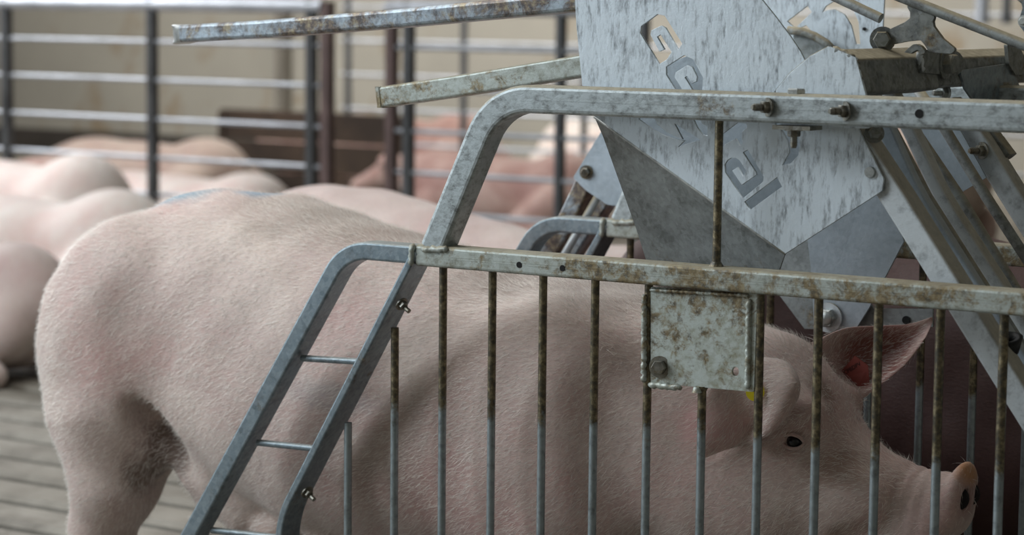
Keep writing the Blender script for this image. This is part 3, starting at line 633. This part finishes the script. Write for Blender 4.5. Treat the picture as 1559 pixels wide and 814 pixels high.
for px_ in (530, 706, 890):
    x = at(px_, 120, Y=FY2).x; b = MB(); b.rod((x, FY2, 0), (x, FY2, 1.22), 0.022, n=12); b.build('post', M['post'], r2)
for px_, r_, mt, lb in ((1494, 0.035, 'fence', 'white drop pipe hanging near the wall at top right'), (1532, 0.022, 'post', 'thin dark drop pipe hanging near the wall at the top right corner')):
    p = at(px_, 36, Y=8.6); b = MB(); b.rod((p.x, 8.6, p.z), (p.x, 8.6, 4.2), r_, n=16); b.rod((p.x, 8.6, p.z), (p.x, 8.6, p.z+0.05), r_*1.25, n=16)
    o = b.build('drop_pipe', M[mt]); tag(o, lb, 'pipe')
# low dark boards added to stand for shade in the lying area
def boards(x0, x1, Y, h, label):
    b = MB(); n = max(2, int(h/0.16))
    for k in range(n): b.box((x0, Y, 0.01+k*h/n), (x1, Y+0.05, (k+1)*h/n-0.002))
    for x in (x0+0.02, x1-0.02): b.box((x-0.02, Y-0.02, 0), (x+0.02, Y, h-0.02))
    o = b.build('shade_boards', M['shade_wood']); tag(o, label, 'partition')
boards(at(335,250,Y=8.05).x, at(612,250,Y=8.05).x, 8.05, 0.55, 'added low dark boards standing for shade behind the gateway posts')
# ------------------------------------------------------------------ pigs: one continuous skin grown from a smooth distance field
def smin(a, b, k):
    h = np.clip(0.5+0.5*(b-a)/k, 0, 1); return b*(1-h)+a*h-k*h*(1-h)
def smax(a, b, k): return -smin(-a, -b, k)
def cr_interp(xs, ys, x):
    """smooth (Catmull-Rom-like, monotone-safe) interpolation"""
    xs = np.array(xs, float); ys = np.array(ys, float); m = np.gradient(ys, xs)
    i = np.clip(np.searchsorted(xs, x)-1, 0, len(xs)-2); h = xs[i+1]-xs[i]; t = np.clip((x-xs[i])/h, 0, 1)
    return (2*t**3-3*t**2+1)*ys[i]+(t**3-2*t**2+t)*h*m[i]+(-2*t**3+3*t**2)*ys[i+1]+(t**3-t**2)*h*m[i+1]
def ell(P, c, r, ry=0.0, rz=0.0):
    x, y, z = P[0]-c[0], P[1]-c[1], P[2]-c[2]
    if rz: ca, sa = math.cos(rz), math.sin(rz); x, y = ca*x+sa*y, -sa*x+ca*y
    if ry: ca, sa = math.cos(ry), math.sin(ry); x, z = ca*x+sa*z, -sa*x+ca*z
    k0 = np.sqrt((x/r[0])**2+(y/r[1])**2+(z/r[2])**2); k1 = np.sqrt((x/r[0]**2)**2+(y/r[1]**2)**2+(z/r[2]**2)**2)+1e-6
    return k0*(k0-1)/k1
def cone(P, a, b, ra, rb):
    pa = [P[k]-a[k] for k in range(3)]; ba = [b[k]-a[k] for k in range(3)]; L = sum(q*q for q in ba)
    h = np.clip(sum(pa[k]*ba[k] for k in range(3))/L, 0, 1)
    return np.sqrt(sum((pa[k]-ba[k]*h)**2 for k in range(3)))-(ra+(rb-ra)*h)
def limb(P, pts, k=0.03):
    d = None
    for (a, ra), (b, rb) in zip(pts[:-1], pts[1:]):
        q = cone(P, a, b, ra, rb); d = q if d is None else smin(d, q, k)
    return d
def surface_nets(d, lo, h):
    nx, ny, nz = d.shape; s = d < 0
    c = np.zeros((nx-1, ny-1, nz-1, 3)); cnt = np.zeros((nx-1, ny-1, nz-1))
    corners = [(i, j, k) for i in (0, 1) for j in (0, 1) for k in (0, 1)]
    def sl(i, j, k): return (slice(i, nx-1+i), slice(j, ny-1+j), slice(k, nz-1+k))
    for a in corners:
        for ax in range(3):
            if a[ax]: continue
            b = list(a); b[ax] = 1; b = tuple(b)
            da, db = d[sl(*a)], d[sl(*b)]; m = (da < 0) != (db < 0)
            t = np.where(m, da/np.where(m, da-db, 1), 0)
            for q in range(3): c[..., q] += np.where(m, a[q]+(t if q == ax else 0), 0)
            cnt += m
    act = cnt > 0; idx = -np.ones(act.shape, int); ii = np.argwhere(act); idx[act] = np.arange(len(ii))
    V = (ii+c[act]/cnt[act][:, None])*h+np.array(lo)
    F = []
    for ax in range(3):
        o = [q for q in range(3) if q != ax]
        sa = [slice(1, d.shape[q]-1) for q in range(3)]; sb = list(sa); sa[ax] = slice(0, d.shape[ax]-1); sb[ax] = slice(1, d.shape[ax])
        A, B = s[tuple(sa)], s[tuple(sb)]
        for flip in (False, True):
            e = np.argwhere((A & ~B) if not flip else (~A & B))
            if not len(e): continue
            base = e.copy()
            base[:, o[0]] += 1; base[:, o[1]] += 1
            q = []
            for (u, v) in ((0, 0), (1, 0), (1, 1), (0, 1)):
                p = base.copy(); p[:, o[0]] -= u; p[:, o[1]] -= v; q.append(idx[p[:, 0], p[:, 1], p[:, 2]])
            q = np.stack(q, 1)
            if flip != (ax == 1): q = q[:, ::-1]
            F.append(q)
    return V, np.concatenate(F)
def smooth_verts(V, F, it, lam=0.5):
    n = len(V); E = np.concatenate([F[:, [0, 1]], F[:, [1, 2]], F[:, [2, 3]], F[:, [3, 0]]])
    deg = np.bincount(E.ravel(), minlength=n)[:, None].astype(float)
    for k in range(it):
        for w in (lam, -lam*1.04):
            S = np.zeros_like(V)
            for q in range(3): S[:, q] = np.bincount(E[:, 0], V[E[:, 1], q], n)+np.bincount(E[:, 1], V[E[:, 0], q], n)
            V = V+w*(S/deg-V)
    return V
def grid(lo, hi, h):
    ax = [np.arange(lo[k], hi[k]+h, h, dtype=np.float32) for k in range(3)]; return np.meshgrid(*ax, indexing='ij')

def sow_field(P):
    x, y, z = P
    X = [-1.165,-1.12,-1.07,-1.00,-0.93,-0.82,-0.69,-0.56,-0.44,-0.33,-0.167,-0.01,0.05,0.16,0.27,0.335,0.39,0.45,0.50,0.56,0.60,0.625,0.648]
    T = [0.60,0.68,0.755,0.815,0.848,0.862,0.860,0.838,0.813,0.790,0.757,0.747,0.738,0.725,0.708,0.690,0.645,0.568,0.528,0.506,0.502,0.500,0.498]
    B = [0.52,0.45,0.42,0.40,0.385,0.36,0.300,0.262,0.248,0.245,0.250,0.270,0.29,0.315,0.315,0.315,0.310,0.305,0.312,0.330,0.365,0.400,0.415]
    Wd = [0.06,0.115,0.155,0.185,0.205,0.220,0.226,0.234,0.240,0.240,0.238,0.225,0.215,0.185,0.155,0.138,0.118,0.098,0.080,0.064,0.056,0.052,0.046]
    t, b, w = cr_interp(X, T, x), cr_interp(X, B, x), cr_interp(X, Wd, x)
    hz = (t-b)/2; zc = (t+b)/2; e = 2.25
    # a little pear-shaped: belly fuller than back
    wz = w*(1+0.10*np.clip((zc-z)/hz, -1, 1))
    r = (np.abs(y/wz)**e+np.abs((z-zc)/hz)**e+1e-9)**(1/e)
    d = (r-1)*np.minimum(w, hz)*0.9
    d = smax(d, x-0.640, 0.006); d = smax(d, -1.16-x, 0.06)
    # hams, gaskins, hocks
    for s, off in ((-1, 0.0), (1, 0.24)):
        dx = off*0.5
        d = smin(d, ell(P, (-0.967+dx*0.3, s*0.125, 0.555), (0.182, 0.125, 0.255), -0.08), 0.045)
        d = smin(d, limb(P, [((-0.985+dx*0.6, s*0.14, 0.44), 0.113), ((-0.968+off, s*0.15, 0.32), 0.079), ((-1.00+off, s*0.15, 0.235), 0.054),
                             ((-0.99+off, s*0.15, 0.20), 0.046), ((-0.985+off, s*0.15, 0.10), 0.036), ((-0.965+off, s*0.15, 0.035), 0.042)], 0.03), 0.03)
        for q in (-0.02, 0.02): d = smin(d, ell(P, (-0.94+off, s*0.15+q, 0.022), (0.045, 0.019, 0.028)), 0.008)
    # shoulders and forelegs
    for s, off in ((-1, 0.0), (1, -0.10)):
        d = smin(d, ell(P, (-0.02, s*0.15, 0.50), (0.14, 0.085, 0.22), 0.1), 0.09)
        d = smin(d, limb(P, [((0.0+off*0.3, s*0.14, 0.36), 0.08), ((-0.02+off, s*0.14, 0.24), 0.052), ((0.0+off, s*0.14, 0.12), 0.038), ((0.01+off, s*0.14, 0.035), 0.042)], 0.03), 0.05)
        for q in (-0.02, 0.02): d = smin(d, ell(P, (0.035+off, s*0.14+q, 0.022), (0.042, 0.019, 0.028)), 0.008)
    # flank fold, udder and teats
    for s in (-1, 1):
        d = smin(d, limb(P, [((-0.84, s*0.13, 0.46), 0.035), ((-0.78, s*0.12, 0.36), 0.04), ((-0.70, s*0.09, 0.29), 0.05)], 0.02), 0.04)
        for k, xx in enumerate((-0.76, -0.62, -0.49, -0.36, -0.22, -0.08)):
            zz = 0.275 if k else 0.315
            d = smin(d, ell(P, (xx, s*0.10, zz-0.005), (0.05, 0.04, 0.032)), 0.025)
            d = smin(d, cone(P, (xx-0.004, s*0.115, zz-0.03), (xx-0.008, s*0.118, zz-0.058), 0.010, 0.006), 0.008)
    # flank hollow and shoulder groove
    d = smax(d, -ell(P, (-0.80, -0.285, 0.60), (0.10, 0.065, 0.20), 0.25), 0.05)
    d = smax(d, -ell(P, (0.135, -0.255, 0.52), (0.05, 0.06, 0.2), 0.15), 0.05)
    d = smax(d, -ell(P, (-0.815, -0.20, 0.415), (0.030, 0.06, 0.10), 0.6), 0.03)
    # jowls, cheeks, brows
    for s in (-1, 1):
        d = smin(d, ell(P, (0.27, s*0.085, 0.42), (0.12, 0.065, 0.095), 0.25), 0.05)
        d = smin(d, ell(P, (0.385, s*0.078, 0.572), (0.045, 0.032, 0.030), 0.5), 0.03)
        d = smax(d, -ell(P, (0.397, s*0.122, 0.540), (0.026, 0.022, 0.016), 0.35), 0.010)
        d = smin(d, ell(P, (0.47, s*0.066, 0.45), (0.07, 0.03, 0.045), 0.2), 0.03)
    # mouth line, wrinkles across the snout
    for s in (-1, 1): d = smax(d, -cone(P, (0.47, s*0.088, 0.400), (0.64, s*0.06, 0.412), 0.010, 0.005), 0.010)
    for xx in (0.548, 0.568, 0.590): d = d+0.0022*np.exp(-((x-xx-0.10*(z-0.47))/0.0045)**2)
    # snout disc with nostrils
    d = smin(d, ell(P, (0.632, 0, 0.464), (0.019, 0.050, 0.060), -0.16), 0.004)
    for s in (-1, 1): d = smax(d, -ell(P, (0.655, s*0.0215, 0.468), (0.034, 0.0140, 0.0195), 0, 0), 0.003)
    re = np.sqrt((x-0.397)**2+((z-0.540)*1.25)**2+(np.abs(y)-0.105)**2*0.3); d = d+0.0026*np.exp(-((re-0.030)/0.0035)**2)+0.0018*np.exp(-((re-0.043)/0.004)**2)*(z > 0.54)
    # gentle skin unevenness
    d = d+0.0035*np.sin(x*17+y*9)*np.sin(z*15+1.3)*np.sin(y*13+x*5)+0.0018*np.sin(x*43+z*11)*np.sin(z*37+y*23)
    return d
def leaf_surface(mb_list, rows, th, nseg=(22, 16)):
    """thick curved ear from a grid of control points rows[v][u] (Vectors); returns verts, faces"""
    nv, nu = len(rows), len(rows[0]); U, Vn = nseg
    A = np.array([[list(p) for p in r] for r in rows])
    def ip(arr, t, n):
        xs = np.arange(arr.shape[0], dtype=float); q = np.linspace(0, arr.shape[0]-1, n)
        return np.stack([cr_interp(xs, arr[:, k], q) for k in range(arr.shape[1])], 1)
    B = np.stack([ip(A[v], None, U) for v in range(nv)], 0)
    C = np.stack([ip(B[:, u], None, Vn) for u in range(U)], 1)      # Vn x U x 3
    du = np.gradient(C, axis=1); dv = np.gradient(C, axis=0); N = np.cross(du, dv); N /= np.linalg.norm(N, axis=2, keepdims=True)+1e-9
    uu = np.linspace(0, 1, U)[None, :]; vv = np.linspace(0, 1, Vn)[:, None]
    prof = np.clip(np.sqrt(np.clip(1-np.abs(2*vv-1)**6, 0, 1)), 0.1, 1)*np.clip(np.sqrt(np.clip(1-uu**8, 0, 1)), 0.1, 1)
    T = th*prof[..., None]*(1.3-0.5*uu[..., None])
    V = np.concatenate([(C+N*T/2).reshape(-1, 3), (C-N*T/2).reshape(-1, 3)]); K = U*Vn; F = []
    for v in range(Vn-1):
        for u in range(U-1):
            a = v*U+u; F.append((a, a+1, a+1+U, a+U)); F.append((K+a, K+a+U, K+a+1+U, K+a+1))
    for u in range(U-1): a = u; F.append((a, K+a, K+a+1, a+1)); a = (Vn-1)*U+u; F.append((a, a+1, K+a+1, K+a))
    for v in range(Vn-1): a = v*U; F.append((a, a+U, K+a+U, K+a)); a = v*U+U-1; F.append((a, K+a, K+a+U, a+U))
    return V, np.array(F)
def pig_mesh(name, V, F, extra=()):
    Vs, Fs = [V], [F]; k = len(V)
    for v, f in extra: Vs.append(v); Fs.append(f+k); k += len(v)
    V = np.concatenate(Vs); F = np.concatenate(Fs); me = D.meshes.new(name)
    me.vertices.add(len(V)); me.vertices.foreach_set('co', V.astype(np.float32).ravel())
    me.loops.add(F.size); me.loops.foreach_set('vertex_index', F.astype(np.int32).ravel())
    me.polygons.add(len(F)); me.polygons.foreach_set('loop_start', (np.arange(len(F))*4).astype(np.int32))
    me.polygons.foreach_set('use_smooth', np.ones(len(F), bool)); me.update(calc_edges=True); me.validate()
    bm = bmesh.new(); bm.from_mesh(me); bmesh.ops.recalc_face_normals(bm, faces=bm.faces); bm.to_mesh(me); bm.free()
    return me
SY = 0.30
lo_, hi_, h_ = (-1.24, -0.32, -0.02), (0.72, 0.32, 0.92), 0.0062
P_ = grid(lo_, hi_, h_); Dd = sow_field(P_); V1, F1 = surface_nets(Dd, lo_, h_); V1 = smooth_verts(V1, F1, 4)
def lp(px_, py_, Y): p = at(px_, py_, Y=SY+Y); return Vector((p.x, p.y-SY, p.z))
# near ear: broad flap laid back along the neck, front rim curled over
near_ear = [
    [lp(1160,572,-0.075), lp(1180,550,-0.105), lp(1160,545,-0.132), lp(1120,560,-0.150), lp(1085,580,-0.180), lp(1068,610,-0.19)],
    [lp(1172,590,-0.075), lp(1202,562,-0.128), lp(1182,566,-0.150), lp(1130,590,-0.150), lp(1088,608,-0.180), lp(1062,632,-0.19)],
    [lp(1172,612,-0.080), lp(1213,590,-0.160), lp(1192,602,-0.178), lp(1150,624,-0.140), lp(1096,640,-0.175), lp(1062,658,-0.188)],
    [lp(1166,632,-0.085), lp(1200,622,-0.160), lp(1182,636,-0.178), lp(1150,650,-0.130), lp(1102,664,-0.165), lp(1064,682,-0.182)],
    [lp(1160,650,-0.090), lp(1178,648,-0.145), lp(1166,664,-0.158), lp(1138,676,-0.138), lp(1106,684,-0.155), lp(1070,698,-0.170)]]
far_ear = [
    [lp(1236,522,0.07), lp(1285,500,0.10), lp(1340,496,0.12), lp(1385,493,0.125), lp(1419,482,0.12)],
    [lp(1246,540,0.085), lp(1295,520,0.135), lp(1345,512,0.155), lp(1388,505,0.145), lp(1420,486,0.122)],
    [lp(1262,565,0.09), lp(1305,548,0.145), lp(1350,535,0.16), lp(1388,522,0.145), lp(1418,494,0.122)],
    [lp(1280,592,0.085), lp(1312,575,0.125), lp(1352,558,0.135), lp(1384,538,0.125), lp(1414,503,0.115)],
    [lp(1298,616,0.07), lp(1318,603,0.09), lp(1350,578,0.10), lp(1380,552,0.10), lp(1410,512,0.105)]]
ears = [leaf_surface(None, near_ear, 0.010), leaf_surface(None, far_ear, 0.009)]
tail = np.array([(-1.17-0.03*math.sin(i*0.5), 0.012*math.sin(i*0.9), 0.66-0.018*i) for i in range(9)])
me_sow = pig_mesh('sow', V1, F1, ears)
sow = link('sow', me_sow, M['skin']); sow.location = (0, SY, 0)
tag(sow, 'large pink sow standing with its head and neck inside the near stall frame', 'pig')
def child(mb, name, mat, parent, label=None, kind=None): return mb.build(name, M[mat] if isinstance(mat, str) else mat, parent, kind, label)
def ball(mb, c, r, n=14):
    V, F = [], []; c = Vector(c)
    for i in range(n//2+1):
        th = math.pi*i/(n//2)
        for k in range(n): ph = 2*math.pi*k/n; V.append(c+Vector((r[0]*math.sin(th)*math.cos(ph), r[1]*math.sin(th)*math.sin(ph), r[2]*math.cos(th))))
    for i in range(n//2):
        for k in range(n): F.append((i*n+k, i*n+(k+1) % n, (i+1)*n+(k+1) % n, (i+1)*n+k))
    mb.add(V, F, True)
ec = at(1208, 672, Y=SY-0.103)
for s in (-1, 1):
    b = MB(); c0 = Vector((ec.x, SY+s*0.098, ec.z)); ball(b, c0, (0.0135, 0.0120, 0.0118), 20); e_ = child(b, 'eye', 'eye', sow)
    b = MB(); R2 = 0.0155
    for dz in (1, -1):
        pts = [c0+Vector((math.cos(a)*0.0175, s*(0.005+0.0045*math.sin(a)), dz*math.sin(a)*(0.0120 if dz > 0 else 0.0105))) for a in [math.pi*i/12 for i in range(13)]]
        b.path(pts, [0.0018+0.0014*math.sin(math.pi*i/12) for i in range(13)], 8)
    child(b, 'eyelid', 'skin', sow)
for s in (-1, 1):
    b = MB(); ball(b, (0.640, SY+s*0.0215, 0.468), (0.0145, 0.0120, 0.0175), 16); child(b, 'nostril_shade', 'nostril_shade', sow)  # black ball fills the recess as painted nostril shade
b = MB(); c0 = at(1150, 596, Y=SY-0.168); b.rod(c0, c0+Vector((0.3, -1, 0.1)).normalized()*0.003, 0.0145, n=24); b.rod(c0, c0+Vector((0.3, -1, 0.1)).normalized()*0.007, 0.004)
child(b, 'ear_tag', 'yellow', sow, 'yellow ear tag')
# red patch in the far ear with its inked letters
cu = D.curves.new('c', 'FONT'); cu.body = 'CPBDPV'; cu.size = 0.0095; cu.extrude = 0.0002; cu.align_x = 'CENTER'; cu.align_y = 'CENTER'
to = D.objects.new('t', cu); COL.objects.link(to); me = D.meshes.new_from_object(to.evaluated_get(bpy.context.evaluated_depsgraph_get())); D.objects.remove(to)
tx = link('inked_letters', me, M['ink'], sow)
pa, pb = lp(1283, 569, 0.10), lp(1309, 553, 0.10)
dirx = (pb-pa).normalized(); nrm = Vector((0, -1, 0)); upv = nrm.cross(dirx)
org = (pa+pb)/2; org.y = 0.1037
tx.matrix_local = Matrix(((dirx.x, upv.x, nrm.x, org.x), (dirx.y, upv.y, nrm.y, org.y), (dirx.z, upv.z, nrm.z, org.z), (0, 0, 0, 1)))
b = MB(); q = [lp(1280,590,0.105), lp(1276,570,0.105), lp(1302,541,0.105), lp(1322,556,0.105), lp(1324,585,0.105), lp(1300,600,0.10)]
q = [v+Vector((0, SY, 0)) for v in q]; V = q+[v+nrm*0.001 for v in q]; n = 6
b.add(V, [tuple(range(n)), tuple(range(2*n-1, n-1, -1))]+[(i, (i+1) % n, n+(i+1) % n, n+i) for i in range(n)]); child(b, 'red_patch', 'redtag', sow)
for v in tx.data.vertices: pass
# bristles: short pale hairs lying backwards along the whole body
def bristles(me, parent, N, length, width, seed=1):
    rng = np.random.RandomState(seed); nv = len(me.vertices); co = np.zeros(nv*3); me.vertices.foreach_get('co', co); co = co.reshape(-1, 3)
    nf = len(me.polygons); ce = np.zeros(nf*3); me.polygons.foreach_get('center', ce); ce = ce.reshape(-1, 3); no = np.zeros(nf*3); me.polygons.foreach_get('normal', no); no = no.reshape(-1, 3)
    ar_ = np.zeros(nf); me.polygons.foreach_get('area', ar_)
    ar_ = ar_*np.where(ce[:, 2] > 0.18, 1, 0.05)*np.where(no[:, 1] < 0.3, 1, 0.25)*np.where(ce[:, 0] > 0.56, 0.15, 1)
    ar_ *= np.where((ce[:, 0] > -1.07) & (ce[:, 0] < -0.70) & (ce[:, 2] > 0.825), 0.25, 1)
    ar_ *= np.where(no[:, 2] > 0.75, 1.4, 1); i = rng.choice(nf, N, p=ar_/ar_.sum())
    p = ce[i]+rng.normal(0, 0.0035, (N, 3)); n_ = no[i]; p -= n_*np.sum((p-ce[i])*n_, 1, keepdims=True)
    g = np.array([-1.0, 0, -0.55])+rng.normal(0, 0.28, (N, 3)); g -= n_*np.sum(g*n_, 1, keepdims=True); g /= np.linalg.norm(g, axis=1, keepdims=True)+1e-9
    Ln = length*rng.uniform(0.5, 1.25, (N, 1))*np.where(n_[:, 2:3] > 0.6, 1.25, 1)
    lift = rng.uniform(0.15, 0.5, (N, 1)); side = np.cross(n_, g)*width
    a = p-n_*0.001; m = p+g*Ln*0.5+n_*Ln*lift*0.5; t = p+g*Ln+n_*Ln*lift*0.75
    V = np.stack([a-side, a+side, m-side*0.8, m+side*0.8, t], 1).reshape(-1, 3)
    k = np.arange(N)*5; hm = D.meshes.new('bristles')
    quads = np.stack([k, k+1, k+3, k+2], 1); tris = np.stack([k+2, k+3, k+4], 1)
    hm.vertices.add(len(V)); hm.vertices.foreach_set('co', V.astype(np.float32).ravel())
    li = np.concatenate([quads, tris], 1).ravel(); hm.loops.add(len(li)); hm.loops.foreach_set('vertex_index', li.astype(np.int32))
    hm.polygons.add(2*N); st = np.empty(2*N, int); st[0::2] = np.arange(N)*7; st[1::2] = np.arange(N)*7+4; hm.polygons.foreach_set('loop_start', st.astype(np.int32))
    hm.update(calc_edges=True); o = link('bristles', hm, M['hair'], parent, 'stuff'); return o
bristles(me_sow, sow, 90000, 0.017, 0.00026)

# neighbour in the next stall: same build, smaller, skin darkened for dirt and shade
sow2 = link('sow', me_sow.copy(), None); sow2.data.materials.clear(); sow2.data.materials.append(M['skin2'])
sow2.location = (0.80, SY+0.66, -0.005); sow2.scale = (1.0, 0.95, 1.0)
tag(sow2, 'reddish brown sow with shade-darkened skin behind the bars, beyond the snout of the large sow', 'pig')

# lying pigs of the far pens
def lying_field(P, v):
    x, y, z = P
    d = ell(P, (0, 0, 0.23), (0.62, 0.25, 0.235))
    d = smin(d, ell(P, (-0.42, 0.0, 0.27), (0.24, 0.22, 0.24)), 0.08)          # rump
    d = smin(d, ell(P, (0.36, 0.0, 0.27), (0.25, 0.20, 0.20)), 0.08)           # shoulder
    if v == 0:                                                                  # head flat on the floor
        d = smin(d, cone(P, (0.55, -0.02, 0.24), (0.80, -0.06, 0.12), 0.14, 0.075), 0.08); d = smin(d, cone(P, (0.80, -0.06, 0.12), (0.96, -0.08, 0.08), 0.075, 0.05), 0.04)
        hc = (0.70, 0.19)
    else:                                                                       # head raised, lying on the belly
        d = smin(d, cone(P, (0.50, 0, 0.32), (0.74, 0.05, 0.34), 0.15, 0.10), 0.08); d = smin(d, cone(P, (0.76, 0.05, 0.33), (0.97, 0.10, 0.24), 0.085, 0.05), 0.04)
        hc = (0.72, 0.40)
    for s in (-1, 1):
        d = smin(d, ell(P, (hc[0], s*0.13, hc[1]+0.0), (0.06, 0.075, 0.05), 0.5), 0.02)
        d = smin(d, limb(P, [((-0.48, s*0.20, 0.20), 0.13), ((-0.30, s*0.30, 0.09), 0.07), ((-0.52, s*0.33, 0.05), 0.045), ((-0.32, s*0.36, 0.035), 0.035)], 0.03), 0.05)
        d = smin(d, limb(P, [((0.38, s*0.18, 0.16), 0.09), ((0.30, s*0.27, 0.06), 0.05), ((0.55, s*0.30, 0.04), 0.036)], 0.03), 0.05)
    d = smin(d, cone(P, (-0.66, 0, 0.33), (-0.70, 0.02, 0.22), 0.018, 0.01), 0.02)
    d = smax(d, 0.004-z, 0.01)
    return d+0.006*np.sin(x*9+y*7)*np.sin(z*11)
lying = []
for v in (0, 1):
    g_ = grid((-0.78, -0.46, -0.03), (1.06, 0.46, 0.62), 0.022); q, f = surface_nets(lying_field(g_, v), (-0.78, -0.46, -0.03), 0.022); lying.append(pig_mesh('lying_pig', smooth_verts(q, f, 2), f))
def lie(v, x, y, rz, mat, label, s=1.0, group=None):
    o = link('pig', lying[v].copy()); o.data.materials.append(M[mat]); o.location = (x, y, 0); o.rotation_euler = (0, 0, math.radians(rz)); o.scale = (s, s, s*1.0)
    tag(o, label, 'pig'); return o
def lie_px(v, hx, hy, Y, rz, mat, label, s=1.0, hump=(-0.42, 0.505)):
    """hump of the rump seen at that pixel, at depth Y"""
    p = at(hx, hy, Y=Y); a = math.radians(rz); zs = p.z/hump[1]
    o = lie(v, p.x-hump[0]*s*math.cos(a), Y-hump[0]*s*math.sin(a), rz, mat, label, s); o.scale = (s, s, zs); return o
lie_px(0, 120, 236, 4.30, 176, 'skin_pale', 'white pig in front of the fence at the left with the highest rounded rump', 1.05)
lie_px(0, 172, 290, 3.35, 184, 'skin_pale', 'white pig lying at the left, lowest and nearest of the pale ones', 1.05)
lie_px(0, 20, 372, 2.45, 195, 'skin_mid', 'pinkish pig cut off by the left edge, nearest to the floor slats', 0.85)
p2_ = lie_px(0, 375, 264, 5.85, 180, 'skin_pale', 'white pig lying behind the fence just over the rump of the large sow', 1.0)
lie_px(0, 60, 240, 6.6, 180, 'skin_red', 'dark pink pig mostly hidden at the left, far behind the fence', 0.95)
lie_px(0, 312, 211, 7.45, 180, 'skin_tan', 'tan pig lying near the wall left of the dark boards', 1.12)
lie_px(1, 575, 205, 8.50, 180, 'skin_red', 'brown pig lying in the dark corner seen through the gateway', 0.7)
lie_px(0, 700, 172, 9.5, 180, 'skin_red', 'reddish pig lying far behind the right fence beside the grey posts', 1.1)
lie_px(0, 880, 180, 10.1, 0, 'skin_pale', 'pale pig lying far back near the big gate plate', 1.1)
lie_px(1, 860, 232, 7.4, 180, 'skin_red', 'pink pig lying behind the right fence under the bend of the upper rail', 0.9)
lie_px(0, 1420, 90, 8.0, 170, 'skin_tan', 'tan pig lying far behind the dusty cross beam', 1.1)
# pale standing sow in the second row, its back showing between the frames
sow3 = link('sow', me_sow.copy(), None); sow3.data.materials.clear(); sow3.data.materials.append(M['skin_mid'])
pc = at(505, 285, Y=1.60); sow3.location = (pc.x+0.80, 1.62, 0); sow3.scale = (1.0, 0.95, pc.z/0.862)
tag(sow3, 'pale sow beyond the stalls, its back showing just above the large sow', 'pig')
